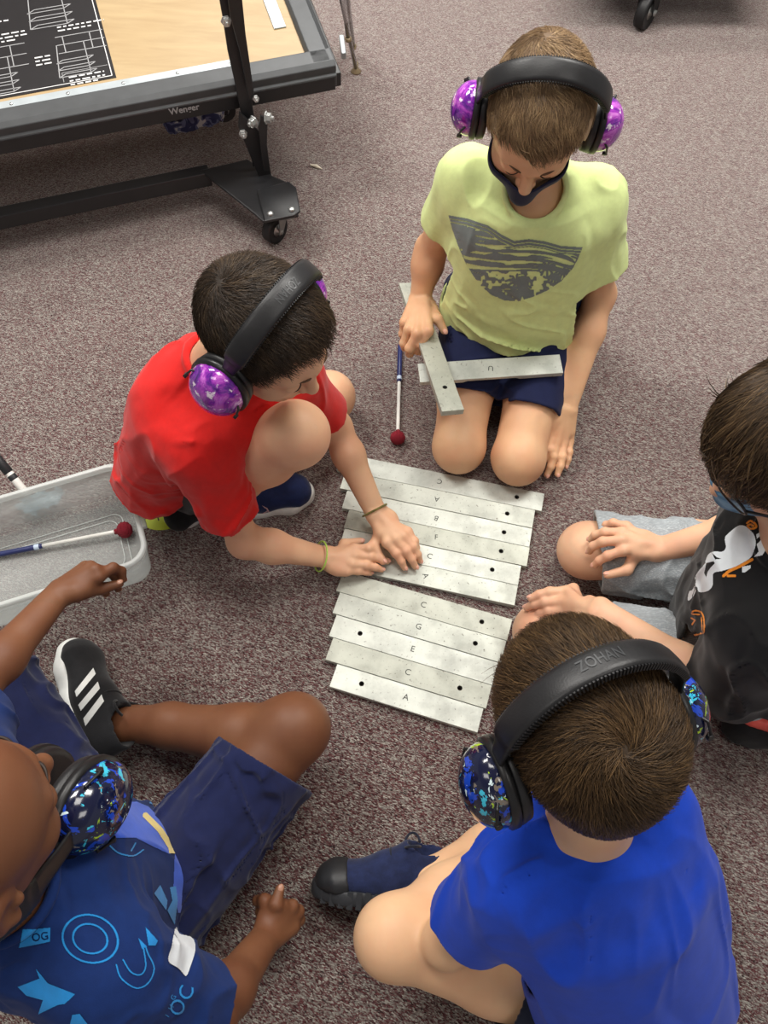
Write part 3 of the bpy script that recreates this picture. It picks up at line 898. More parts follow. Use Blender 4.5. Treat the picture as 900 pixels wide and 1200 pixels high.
# ------------------------------------------------------------------ setting and light
def mat_carpet():
    n = NT('carpet'); tc = n.n('TexCoord')
    def vec(sc, rot):
        mp = n.n('Mapping'); mp.vector_type = 'POINT'; mp.inputs['Rotation'].default_value = (0, 0, math.radians(rot)); n.l(tc.outputs['Object'], mp.inputs['Vector'])
        m2 = n.n('Mapping'); m2.inputs['Scale'].default_value = sc; n.l(mp.outputs[0], m2.inputs['Vector']); return m2.outputs[0]
    wob = n.noise(vec((1, 1, 1), 0), 60, 2)
    v1 = vec((270, 640, 640), 26)
    va = n.n('VectorMath'); va.operation = 'MULTIPLY_ADD'; n.l(wob.outputs['Color'], va.inputs[0]); va.inputs[1].default_value = (1.5, 1.5, 0); n.l(v1, va.inputs[2])
    vo = n.n('TexVoronoi'); vo.inputs['Scale'].default_value = 1.0; n.l(va.outputs[0], vo.inputs['Vector'])
    sep = n.n('SeparateColor'); n.l(vo.outputs['Color'], sep.inputs[0])
    big = n.noise(vec((1, 1, 1), 28), 45, 2, .5)
    mid = n.noise(vec((55, 210, 210), 26), 1.0, 2, .6)
    ad = n.n('Math'); ad.operation = 'MULTIPLY_ADD'; n.l(mid.outputs[0], ad.inputs[0]); ad.inputs[1].default_value = .55; n.l(sep.outputs[0], ad.inputs[2])
    ad2 = n.n('Math'); ad2.operation = 'MULTIPLY_ADD'; n.l(big.outputs[0], ad2.inputs[0]); ad2.inputs[1].default_value = .22; n.l(ad.outputs[0], ad2.inputs[2])
    dv = n.n('Math'); dv.operation = 'DIVIDE'; n.l(ad2.outputs[0], dv.inputs[0]); dv.inputs[1].default_value = 1.77
    col = n.ramp(dv.outputs[0], [(.20, lin(CARPET[0])), (.32, lin(CARPET[1])), (.42, lin(CARPET[2])), (.54, lin(CARPET[3])), (.68, lin(CARPET[4])), (.84, lin(CARPET[5]))])
    n.base(col); n.set(Roughness=1.0); n.b.inputs['Specular IOR Level'].default_value = .05
    n.b.inputs['Sheen Weight'].default_value = .75; n.b.inputs['Sheen Roughness'].default_value = .42; n.b.inputs['Sheen Tint'].default_value = (.97, .87, .84, 1)
    mu = n.n('Math'); mu.operation = 'SUBTRACT'; mu.inputs[0].default_value = 1; n.l(vo.outputs['Distance'], mu.inputs[1])
    n.bump(mu.outputs[0], .9, .004)
    return n.m
CARPET = [(24, 13, 14), (84, 38, 41), (106, 64, 65), (116, 103, 98), (150, 144, 136), (192, 187, 177)]
bm = bmesh.new(); bm_box(bm, (0, 1.5, -.05), (5, 5, .05)); fl = bm_obj('floor', bm, mat_carpet(), origin=(0, 0, 0)); tag(fl, 'speckled burgundy and grey loop carpet', 'floor', kind='structure')

def area(name, loc, size, power, rot=(0, 0, 0), col=(1, .97, .92)):
    l = bpy.data.lights.new(name, 'AREA'); l.shape = 'RECTANGLE'; l.size, l.size_y = size; l.energy = power; l.color = col
    o = bpy.data.objects.new(name, l); COL.objects.link(o); o.location = loc; o.rotation_euler = rot; return o
bm = bmesh.new(); bm_box(bm, (0, 1.5, 2.9), (5, 5, .04)); ce = bm_obj('ceiling', bm, mat_plain('ceiling_tile', (226, 224, 218), .9), origin=(0, 0, 2.9)); tag(ce, 'white tiled ceiling above the carpet', 'ceiling', kind='structure')
for i, (x, y, p) in enumerate(((-1.4, 1.9, 66), (1.2, 1.9, 66), (-.1, .9, 22), (-1.6, -.5, 15), (1.5, -.5, 15), (-.1, 3.6, 70))):
    area('ceiling_light', (x, y, 2.75), (1.2, .6), p)
w = bpy.data.worlds.new('world'); SC.world = w; w.use_nodes = True
w.node_tree.nodes['Background'].inputs[0].default_value = (1, .97, .94, 1); w.node_tree.nodes['Background'].inputs[1].default_value = .30
SC.view_settings.view_transform = 'Standard'; SC.view_settings.look = 'None'; SC.view_settings.gamma = 1; SC.view_settings.exposure = .0; SC.view_settings.use_curve_mapping = False

# ------------------------------------------------------------------ metal chime bars
def mat_bar(name, c, seed, spots=1.0):
    n = NT(name); tc = n.n('TexCoord'); mp = n.n('Mapping'); n.l(tc.outputs['Object'], mp.inputs['Vector']); mp.inputs['Location'].default_value = (seed * 1.7, seed * .9, 0)
    vec = mp.outputs[0]
    a = lin(c); d = tuple(x * .80 for x in a[:3]) + (1,); li = tuple(min(1, x * 1.10) for x in a[:3]) + (1,)
    n1 = n.noise(vec, 16, 6, .65); n2 = n.noise(vec, 160, 3, .6)
    col = n.ramp(n1.outputs[0], [(.35, d), (.52, a), (.68, li)])
    pit = n.ramp(n2.outputs[0], [(.625, (0, 0, 0, 1)), (.70, (spots, spots, spots, 1))])
    col = n.mix(pit, col, lin((120, 118, 110)))
    n.base(col); n.set(Metallic=.25)
    rr = n.ramp(n1.outputs[0], [(.3, (.62, .62, .62, 1)), (.7, (.42, .42, .42, 1))]); n.l(rr, n.b.inputs['Roughness'])
    n.bump(n2.outputs[0], .08, .0005)
    return n.m
M_hole = mat_plain('hole_rim', (70, 70, 68), .5, .6)
M_stamp = mat_plain('stamp', (64, 64, 60), .7)
BAR_T = .0125
def chime_bar(P, L, Wd, x_ax, n_ax, mat, label, group, holes=(), letter=None, let_rot=0, let_at=.5, arch=True):
    """P: centre of the top face; x_ax along, n_ax out of the top"""
    x_ax = unit(x_ax); n_ax = unit(n_ax); y_ax = np.cross(n_ax, x_ax)
    W = lambda x, y, z: np.asarray(P) + x * x_ax + y * y_ax + z * n_ax
    hw = Wd / 2; bm = bmesh.new()
    hs = sorted(holes); st = [-L / 2]
    for h in hs: st += [h - hw * .9, h + hw * .9]
    if arch: st += [-.20 * L, -.17 * L, .17 * L, .20 * L]
    st = sorted(st + [L / 2])
    zb = lambda x: -BAR_T + (.0045 if arch and abs(x) < .185 * L else 0)
    cols = {}
    def vrt(x, y, z):
        k = (round(x, 6), round(y, 6), round(z, 6))
        if k not in cols: cols[k] = bm.verts.new(Vector(W(x, y, z)))
        return cols[k]
    def face(*a):
        try: bm.faces.new(a)
        except ValueError: pass
    for a, b in zip(st[:-1], st[1:]):
        za = zb(a + 1e-5) if abs(abs(a) - .17 * L) > 1e-6 and abs(abs(a) - .20 * L) > 1e-6 else (-BAR_T + .0045 if abs(abs(a) - .17 * L) < 1e-6 else -BAR_T)
        zc = zb(b - 1e-5) if abs(abs(b) - .17 * L) > 1e-6 and abs(abs(b) - .20 * L) > 1e-6 else (-BAR_T + .0045 if abs(abs(b) - .17 * L) < 1e-6 else -BAR_T)
        if not arch: za = zc = -BAR_T
        hole = next((h for h in hs if abs((a + b) / 2 - h) < 1e-6), None)
        for z0, z1, top in ((0, 0, 1), (za, zc, 0)):
            c4 = [vrt(a, -hw, z0), vrt(b, -hw, z1), vrt(b, hw, z1), vrt(a, hw, z0)]
            if hole is None: face(*c4)
            else:
                n = 24; r = .0046 if top else .0032; ringv = [vrt(hole + r * math.cos(2 * math.pi * k / n - .75 * math.pi), r * math.sin(2 * math.pi * k / n - .75 * math.pi), z0) for k in range(n)]
                for e in range(4):
                    seg = ringv[e * 6:e * 6 + 7] if e < 3 else ringv[18:] + ringv[:1]
                    face(c4[e], *[v for v in seg[:1]], seg[1], seg[2], seg[3]); face(c4[e], seg[3], c4[(e + 1) % 4]); face(c4[(e + 1) % 4], seg[3], seg[4], seg[5], seg[6])
        if hole is not None:
            n = 24; ang = [2 * math.pi * k / n - .75 * math.pi for k in range(n)]
            lv = [(.0046, 0), (.0030, -.003), (.0032, za)]
            for (r0, z0), (r1, z1) in zip(lv[:-1], lv[1:]):
                for k in range(n):
                    k2 = (k + 1) % n; f_ = [vrt(hole + r0 * math.cos(ang[k]), r0 * math.sin(ang[k]), z0), vrt(hole + r0 * math.cos(ang[k2]), r0 * math.sin(ang[k2]), z0), vrt(hole + r1 * math.cos(ang[k2]), r1 * math.sin(ang[k2]), z1), vrt(hole + r1 * math.cos(ang[k]), r1 * math.sin(ang[k]), z1)]
                    fc = bm.faces.new(f_); fc.material_index = 1
        face(vrt(a, -hw, 0), vrt(b, -hw, 0), vrt(b, -hw, zc), vrt(a, -hw, za)); face(vrt(a, hw, 0), vrt(b, hw, 0), vrt(b, hw, zc), vrt(a, hw, za))
    for x in (st[0], st[-1]): face(vrt(x, -hw, 0), vrt(x, hw, 0), vrt(x, hw, -BAR_T), vrt(x, -hw, -BAR_T))
    o = bm_obj('chime_bar', bm, [mat, M_hole], bevel=.0007, seg=2, origin=W(0, 0, -BAR_T)); tag(o, label, 'chime bar', group)
    if letter:
        c, s = math.cos(math.radians(let_rot)), math.sin(math.radians(let_rot))
        flat_text('stamped_letter', letter, W((let_at - .5) * L, 0, 0), x_ax * c + y_ax * s, y_ax * c - x_ax * s, .0165, M_stamp, o, lift=.0003)
    return o
B_ = [mat_bar('bar_silver', (192, 196, 186), 1), mat_bar('bar_grey', (180, 183, 171), 2, 1.0), mat_bar('bar_bright', (202, 206, 197), 3, .8), mat_bar('bar_satin', (188, 192, 184), 4, .6)]
floor_bars = [  # left top px, right top px, material, hole ends, letter, letter turn, label
    ((401, 529), (638, 579), 3, ('r',), 'C', 180, 'longest metal chime bar, against the kneeling boy\'s knees, stamped C'),
    ((404, 554), (627, 599), 0, ('r',), 'A', 180, 'metal chime bar second below the kneeling boy\'s knees, stamped A'),
    ((407, 574), (624, 619), 2, ('r',), 'B', 170, 'metal chime bar stamped B, third from the kneeling boy\'s knees'),
    ((409, 598), (621, 641), 1, ('r',), 'F', 10, 'metal chime bar stamped F, fourth from the kneeling boy\'s knees'),
    ((404, 619), (611, 663), 2, ('r',), 'C', -10, 'short metal chime bar stamped C under the red-shirted boy\'s fingers'),
    ((398, 642), (607, 686), 0, ('l',), 'A', -60, 'metal chime bar stamped A edging the gap, pressed by the red-shirted boy'),
    ((403, 666), (601, 724), 1, ('r',), 'C', 0, 'longest bar of the lower set, just below the gap, faint C'),
    ((399, 691), (594, 749), 0, ('r',), 'G', 0, 'metal chime bar stamped G with a hole at one end'),
    ((395, 717), (584, 775), 2, ('l',), 'E', 0, 'metal chime bar stamped E, middle of the lower set'),
    ((391, 744), (577, 801), 1, ('r',), 'C', 0, 'dull metal chime bar above the shortest one, holed beside the headband'),
    ((396, 774), (567, 829), 2, ('l',), 'A', 0, 'shortest metal chime bar, stamped A, at the bottom edge of the sets')]
BAR_Z = .0125
bars = []
if True:
    TL = [at(*b[0], BAR_Z) for b in floor_bars]; TL = [p - V3(0, .003, 0) * (i > 5) for i, p in enumerate(TL)]; TR = [at(*b[1], BAR_Z) for b in floor_bars]
    d1 = unit(np.mean([unit(TR[i] - TL[i]) for i in range(6)], 0)); d2 = unit(np.mean([unit(TR[i] - TL[i]) for i in range(6, 11)], 0))
    def lay(ids, d):
        n = np.array([d[1], -d[0], 0])           # towards the camera
        off = np.array([((TL[i] + TR[i]) / 2) @ n for i in ids])
        k = np.arange(len(ids)); A = np.polyfit(k, off, 1); return n, A
    for ids, d in ((range(6), d1), (range(6, 11), d2)):
        n, A = lay(ids, d); wd = A[0] - .0009
        for k, i in enumerate(ids):
            x0 = TL[i] @ d; x1 = TR[i] @ d; L = x1 - x0; o0 = A[1] + A[0] * k
            P = d * (x0 + x1) / 2 + n * (o0 + wd / 2 + (.003 if i > 5 else 0)) + np.array([0, 0, BAR_Z + .0008 * (i % 2)])
            b = floor_bars[i]; hl = [(L / 2 - .055) * (1 if h == 'r' else -1) for h in b[3]]
            bars.append(chime_bar(P, L, wd, d, (0, 0, 1), B_[b[2]], b[6], 'metal chime bars laid out on the carpet', hl, b[4], b[5]))
# ------------------------------------------------------------------ colours of people and clothes
SK_Y = mat_skin('skin_tan', (222, 178, 138), (214, 160, 124)); SK_R = mat_skin('skin_fair', (224, 180, 144), (216, 160, 128))
SK_B = mat_skin('skin_light', (226, 182, 148), (218, 160, 130)); SK_L = mat_skin('skin_pale', (226, 184, 144), (216, 166, 130)); SK_K = mat_skin('skin_brown', (122, 80, 54), (108, 66, 44))
H_Y = mat_hair('hair_sandy', (92, 72, 52), (142, 114, 82), (186, 158, 118)); H_R = mat_hair('hair_dark', (34, 27, 20), (62, 48, 36), (100, 82, 60))
H_B = mat_hair('hair_brown', (36, 27, 18), (70, 53, 36), (128, 103, 72)); H_L = mat_hair('hair_brunet', (44, 32, 20), (80, 60, 38), (128, 100, 66)); H_K = mat_hair('hair_black', (14, 11, 10), (24, 20, 18), (40, 34, 30))
NAIL_F = mat_plain('nail_pink', (228, 172, 150), .32); NAIL_K = mat_plain('nail_brown', (176, 128, 104), .32)
M_brow = mat_plain('brow_hair', (96, 70, 48), .7); M_lash = mat_plain('lash_hair', (40, 28, 20), .6)
M_leather = mat_plain('black_leatherette', (30, 30, 32), .42, 0, .1, 60, .15, 500); M_plastic = mat_plain('black_plastic', (24, 24, 26), .38, 0, .05, 40)
M_emboss = mat_plain('embossed_black', (62, 64, 66), .35)
def mat_galaxy():
    n = NT('purple_galaxy'); vec = n.coord()
    n1 = n.noise(vec, 28, 6, .65, 1.2); n2 = n.noise(vec, 75, 4, .6)
    col = n.ramp(n1.outputs[0], [(.30, lin((48, 20, 92))), (.42, lin((104, 34, 150))), (.52, lin((168, 60, 186))), (.62, lin((214, 120, 220))), (.74, lin((246, 214, 246)))])
    sp = n.ramp(n2.outputs[0], [(.60, (0, 0, 0, 1)), (.66, (1, 1, 1, 1))]); n.base(n.mix(sp, col, lin((250, 236, 250))))
    n.set(Roughness=.12); n.b.inputs['Coat Weight'].default_value = .5; n.b.inputs['Coat Roughness'].default_value = .05; return n.m
def mat_graffiti():
    n = NT('graffiti_splash'); vec = n.coord()
    col = lin((16, 22, 52))
    for sc, se, th, c in ((30, 1, .56, (30, 70, 190)), (34, 5, .60, (60, 190, 220)), (38, 9, .63, (120, 110, 100)), (32, 14, .635, (170, 206, 40)), (46, 21, .655, (220, 240, 245))):
        mp = n.n('Mapping'); mp.inputs['Location'].default_value = (se * .37, se * .71, se * .13); n.l(vec, mp.inputs['Vector'])
        nz = n.noise(mp.outputs[0], sc, 4, .6, 1.6)
        col = n.mix(n.ramp(nz.outputs[0], [(th, (0, 0, 0, 1)), (th + .012, (1, 1, 1, 1))]), col, lin(c))
    n.base(col); n.set(Roughness=.15); n.b.inputs['Coat Weight'].default_value = .5; n.b.inputs['Coat Roughness'].default_value = .05; return n.m
M_gal = mat_galaxy(); M_gra = mat_graffiti()
ED_P = dict(plastic=M_plastic, leather=M_leather, cup=M_gal, emboss=M_emboss); ED_G = dict(plastic=M_plastic, leather=M_leather, cup=M_gra, emboss=M_emboss)
M_navy = mat_cloth('navy_shorts', (24, 31, 66), sheen=.05); M_lime = mat_cloth('lime_shirt', (218, 234, 160), .04, sheen=.1); M_red = mat_cloth('red_shirt', (206, 26, 22), .05); M_blue = mat_cloth('royal_blue_shirt', (18, 66, 190), .05, sheen=.1)
M_black = mat_cloth('black_shirt', (16, 16, 18), .1); M_dnavy = mat_cloth('dark_navy_shorts', (24, 30, 48)); M_print = mat_cloth('blue_shirt', (18, 46, 104), .08, sheen=.04)
M_grey = mat_cloth('heather_grey_shorts', (146, 152, 156), .06, streak=((196, 204, 208), (110, 700, 700), (0, 0, math.radians(20))))
M_blk_sh = mat_cloth('black_shorts', (22, 22, 24), .1); M_mask = mat_cloth('navy_mask', (22, 28, 58), .1)
M_white = mat_plain('white_rubber', (226, 228, 224), .5); M_shoe_navy = mat_cloth('navy_mesh', (26, 40, 84), .15, weave=500, wstr=.5); M_tongue = mat_cloth('blue_mesh', (22, 104, 196), .1, weave=500, wstr=.5)
M_shoe_blk = mat_cloth('black_knit', (30, 30, 32), .15, weave=500, wstr=.5); M_shoe_dnavy = mat_cloth('dark_navy_knit', (30, 40, 76), .2, weave=400, wstr=.6); M_rub_blk = mat_plain('black_rubber', (34, 35, 38), .5); M_rub_gry = mat_plain('dark_sole', (46, 48, 52), .6)
M_lace = mat_cloth('dark_lace', (26, 30, 46), .1); M_sock = mat_cloth('white_sock', (214, 212, 206), .05); M_coral = mat_plain('coral_rubber', (240, 96, 84), .5)

def torso(F, pel, chest, neck, r, up_sh, wp, wc, dp, dc, k=.04):
    F.u(ecap(pel, chest, r, (wp, dp), (wc, dc)), k)
# ------------------------------------------------------------------ boy kneeling, lime shirt
def boy_lime():
    hc = at(630, 137, .665); M = head_frame((-.16, -1), pitch=40, roll=-4)
    pel = at(603, 352, .20); neck = at(628, 208, .545)
    shR = at(550, 205, .50); shL = at(697, 232, .475)
    elR = reach(shR, (505, 292), .225); wrR = reach(elR, (492, 350), .19, zmin=.2)
    elL = reach(shL, (703, 345), .235); wrL = reach(elL, (664, 478), .195)
    hipR = at(562, 362, .165); hipL = at(645, 366, .165); knR = at(538, 522, .058); knL = at(608, 536, .058)
    anR = hipR + V3(-.02, .10, 0); anR[2] = .05; anL = hipL + V3(.02, .10, 0); anL[2] = .05
    spine = unit(neck - pel); rt = unit(shR - shL); rt = unit(rt - spine * (rt @ spine)); fw = np.cross(spine, rt) * -1
    if fw[1] > 0: fw = -fw
    F = Field()
    head(F, hc, M, .98)
    F.u(cap(hc + M @ V3(0, -.03, -.05), neck + V3(0, .0, -.02), .040, .044), .02)
    ch = pel + (neck - pel) * .72
    F.u(ecap(pel, ch, rt, (.112, .082), (.118, .082)), .04); F.u(cap(shR, shL, .040), .04)
    arm(F, shR, elR, wrR); arm(F, shL, elL, wrL)
    leg(F, hipR, knR, anR); leg(F, hipL, knL, anL)
    # right hand wraps the held bar
    hR = at(493, 383, wrR[2] - .035)
    d = unit(hR - wrR)
    nb = unit(V3(-.30, -.25, .92))
    tipsR = [at(484, 408, .155), at(483, 414, .150), at(488, 414, .145), at(492, 412, .142)]
    K = [at(502, 388, .232), at(489, 391, .230), at(479, 386, .222), at(474, 378, .208)]
    hand(F, wrR, d, nb, -1, [at(492, 412, .176), at(485, 411, .172), at(479, 404, .166), at(476, 394, .160)], (at(513, 374, .216), at(521, 388, .200)), 1.08, knuckles=K)
    # left hand hangs beside the knee, fingertips brushing the carpet
    dl = unit(at(655, 516, wrL[2] - .045) - wrL)
    zk = wrL[2] - .045
    KL = [at(644, 511, zk + .004), at(652, 517, zk + .002), at(660, 519, zk - .006), at(667, 517, zk - .016)]
    tipsL = [reach(KL[0], (635, 541), .060, zmin=.02), reach(KL[1], (640, 560), .068, zmin=.014), reach(KL[2], (651, 569), .063, zmin=.012), reach(KL[3], (662, 556), .050, zmin=.012)]
    hand(F, wrL, dl, unit(V3(.35, -.30, .9)), 1, tipsL, (at(640, 508, zk - .012), at(637, 528, zk - .030)), 1.04, knuckles=KL)
    box = lambda P, m: (np.min(P, 0) - m, np.max(P, 0) + m)
    fine = [(hc - .135, hc + .135, .0022), box([wrR, *tipsR, *K], .03) + (.0018,), box([wrL, *tipsL, *KL], .03) + (.0018,)]
    v, q = sculpt(F, .0038, fine)
    P = add_np('person', v, q, SK_Y, origin=(pel[0], pel[1], 0))
    tag(P, 'person kneeling in a lime green T-shirt and navy shorts, holding a metal bar', 'person')
    add_nails(P, NAIL_F)
    face_marks(hc, M, .98, P, M_brow, M_lash)
    hair(hc, M, .98, P, H_Y, .008, line=[(0, .070), (20, .074), (45, .068), (62, .046), (76, .004), (84, -.018), (97, .012), (112, -.022), (140, -.05), (180, -.06)], n=15000, length=.018, lift=.30, wave=.6, top=.010, fade=(-.046, .0, .075), sweep=((-.6, .8, 0), .02, .5), seed=2)
    # mask
    F = Field(); W = lambda x, y, z: hc + M @ (V3(x, y, z) * .98)
    F.u(ell(W(0, .030, -.045), (.062, .060, .060), M), .01); F.u(cap(W(-.034, .056, -.044), W(.034, .056, -.044), .0285), .02); F.u(cap(W(0, .086, -.040), W(0, .100, -.064), .021, .020), .03); F.u(ell(W(0, .062, -.078), (.030, .028, .024), M), .02)
    F.shell(.0035)
    F.plane(W(0, .085, -.031), M @ V3(0, -.18, 1)); F.plane(W(0, .0, 0), M @ V3(0, -1, -.15)); F.plane(W(0, .04, -.104), M @ V3(0, 0, -1))
    v, q = sculpt(F, .0018); mk = add_np('face_mask', v, q, M_mask, P)
    for sx in (-1, 1):
        bm = bmesh.new()
        bm_tube(bm, [W(sx * .050, .052, -.046), W(sx * .064, .028, -.030), W(sx * .0745, .002, -.006), W(sx * .078, -.014, .012)], .0016, 6)
        bm_tube(bm, [W(sx * .050, .040, -.075), W(sx * .062, .022, -.055), W(sx * .0725, -.006, -.034)], .0016, 6)
        bm_obj('ear_loop', bm, M_mask, mk, smooth=True)
    # shirt
    F = Field()
    ch = pel + (neck - pel) * .68; be = pel + V3(0, -.02, -.01)
    F.u(ecap(be, ch, rt, (.160, .112), (.142, .098)), .05)
    F.u(cap(shR + V3(0, 0, -.012), shL + V3(0, 0, -.012), .054), .05); F.u(cap(neck + V3(0, .0, -.040), neck + V3(0, .0, -.028), .070, .052), .05)
    cR = shR + (elR - shR) * .62; cL = shL + (elL - shL) * .68
    F.u(cap(shR, cR, .047, .050), .03); F.u(cap(shL, cL, .050, .055), .03)
    F.disp(folds(.004, .045, spine, 3, 1)); F.disp(folds(.012, .032, rt + .3 * spine, 5, 2, be + fw * .09 + V3(0, 0, .045), .12))
    F.disp(creases([([at(520, 262, .36), at(545, 330, .30), at(600, 395, .21)], .006, .010), ([at(527, 250, .40), at(540, 300, .34), at(575, 370, .25)], .005, .008),
                    ([at(672, 275, .40), at(660, 320, .34), at(640, 360, .27)], .006, .010), ([at(560, 372, .24), at(600, 385, .23), at(655, 362, .24)], .008, .008), ([at(540, 352, .26), at(600, 372, .25), at(650, 350, .26)], .006, .008),
                    ([at(690, 205, .5), at(676, 250, .44), at(672, 285, .4)], .005, .007), ([at(532, 205, .52), at(533, 235, .46), at(530, 258, .4)], .004, .007)]))
    F.shell(.006)
    F.s(cyl(cR, elR - shR, .14, .10)); F.s(cyl(cL, elL - shL, .14, .10))
    F.s(ecap(neck + M[:, 2] * .12 + fw * .03, neck + fw * .016 + V3(0, 0, -.012), rt, (.056, .055), (.046, .046)), .006)
    F.u(ring(neck + fw * .020 + V3(0, 0, -.006) + unit(M[:, 2] * .12 + fw * .03) * .016, unit(M[:, 2] * .12 + fw * .03), .0505, .0055), .006)
    F.plane(be + V3(0, 0, -.012), -spine + fw * .15)
    v, q = sculpt(F, .0028); sh = add_np('t_shirt', v, q, M_lime, P)
    # print: grey seascape with palms
    if True:
        bv = bvh_of(sh)
        Q = lambda pts: [(500 + x / 3.75, 240 + y / 3.75) for x, y in pts]
        outline = in_poly(Q([(97, 45), (180, 60), (270, 90), (330, 130), (385, 158), (450, 150), (520, 160), (590, 180), (684, 186), (662, 240), (640, 280), (590, 335), (530, 375), (470, 402), (400, 424), (340, 418), (285, 395), (240, 355), (205, 310), (170, 250), (140, 180), (115, 110)]))
        upper = [Q([(97, 60), (180, 74), (270, 104), (330, 146), (385, 172), (450, 164), (520, 174), (590, 194), (680, 200)]), Q([(100, 74), (180, 90), (268, 120), (326, 160), (385, 187), (450, 178), (520, 188), (590, 208), (672, 212)])]
        pal = [Q([(372, 400), (385, 350), (400, 325)]), Q([(510, 330), (520, 300), (530, 275)]), Q([(180, 210), (165, 150), (170, 110)])]
        fr = []
        for (cx, cy, R_) in ((395, 340, 48), (528, 278, 40), (168, 115, 50), (425, 365, 34), (600, 300, 32), (560, 320, 26)):
            for k in range(9):
                a = math.radians(k * 40 + cx); fr.append(near_line(Q([(cx, cy), (cx + R_ * .6 * math.cos(a), cy + R_ * .5 * math.sin(a) - 6), (cx + R_ * math.cos(a), cy + R_ * .8 * math.sin(a) + 4)]), 2.6))
        def mask(x, y):
            u, v_ = (x - 500) * 3.75, (y - 240) * 3.75
            warp = v_ - .25 * u - 30 * np.sin(u / 120)
            n1 = vnoise(u / 60 + 7, warp / 9 + 3, u * 0); n2 = vnoise(u / 14 + 7, v_ / 14 + 9, u * 0)
            band = (np.sin(warp / 5.2 + 3 * n1) + 1.8 * n1) > -.30
            top = (v_ < 210 + .25 * (u - 300) * 0) & (u > 190) & ((v_ - .22 * u) < 120)
            m = band | (u < 215) & (v_ < 215) & (n2 > -.28)
            sea = (v_ > 290) & (u > 240); m = np.where(sea, (n2 + .5 * n1 > .10) | (v_ > 372 - .0 * u) & (n2 > -.3), m)
            edge = outline(x, y)
            rim = edge & ~outline(x - 2.2, y - 3.5) | edge & ~outline(x + 2.5, y - 2)
            line_gap = near_line(upper[0], 1.1)(x, y) | near_line(upper[1], 1.1)(x, y)
            topband = (~outline(x, y - 9)) & edge
            m = m | (topband & (y < 300))
            for f_ in fr: m = m | f_(x, y)
            m = m | rim
            return edge & m & ~line_gap
        decal('shirt_print', bv, (520, 248, 686, 356), .6, mask, M_gprint, sh)
    # shorts
    F = Field()
    kR = hipR + (knR - hipR) * .66; kL = hipL + (knL - hipL) * .70
    F.u(ecap(pel + V3(0, .03, -.06), pel + V3(0, .0, .03), rt, (.135, .10), (.135, .10)), .03)
    F.u(cap(hipR + V3(0, .02, 0), kR, .082, .069), .03); F.u(cap(hipL + V3(0, .02, 0), kL, .082, .069), .015)
    F.disp(folds(.006, .05, rt + .4 * V3(0, -1, 0), 3, 5))
    F.disp(creases([([at(535, 400, .22), at(575, 408, .22), at(600, 402, .22)], .007, .012), ([at(610, 405, .22), at(640, 398, .22), at(665, 400, .2)], .007, .010)]))
    F.shell(.006); F.s(cyl(kR, knR - hipR, .2, .095)); F.s(cyl(kL, knL - hipL, .2, .095)); F.plane((0, 0, .012), (0, 0, -1))
    v, q = sculpt(F, .003); add_np('shorts', v, q, M_navy, P)
    shoe(P, (0, 1, -.1), (0, .25, -1), anR + V3(-.005, -.03, .02), dict(upper=M_shoe_blk, sole=M_white), h=.004) if False else None
    ear_defenders(hc, M, .98, ED_P, 'purple glossy ear defenders worn by the kneeling boy in lime green', 'purple ear defenders', width=.093, top=.128, lean=-.022, cup_y=-.006, cs=1.06)
    return P, dict(wrR=wrR, hc=hc, M=M)
M_gprint = mat_cloth('grey_print', (118, 128, 126), .06)
boy_lime()
box_of = lambda P, m, h: (np.min(P, 0) - m, np.max(P, 0) + m, h)
hbox = lambda c, h: (c - .135, c + .135, h)
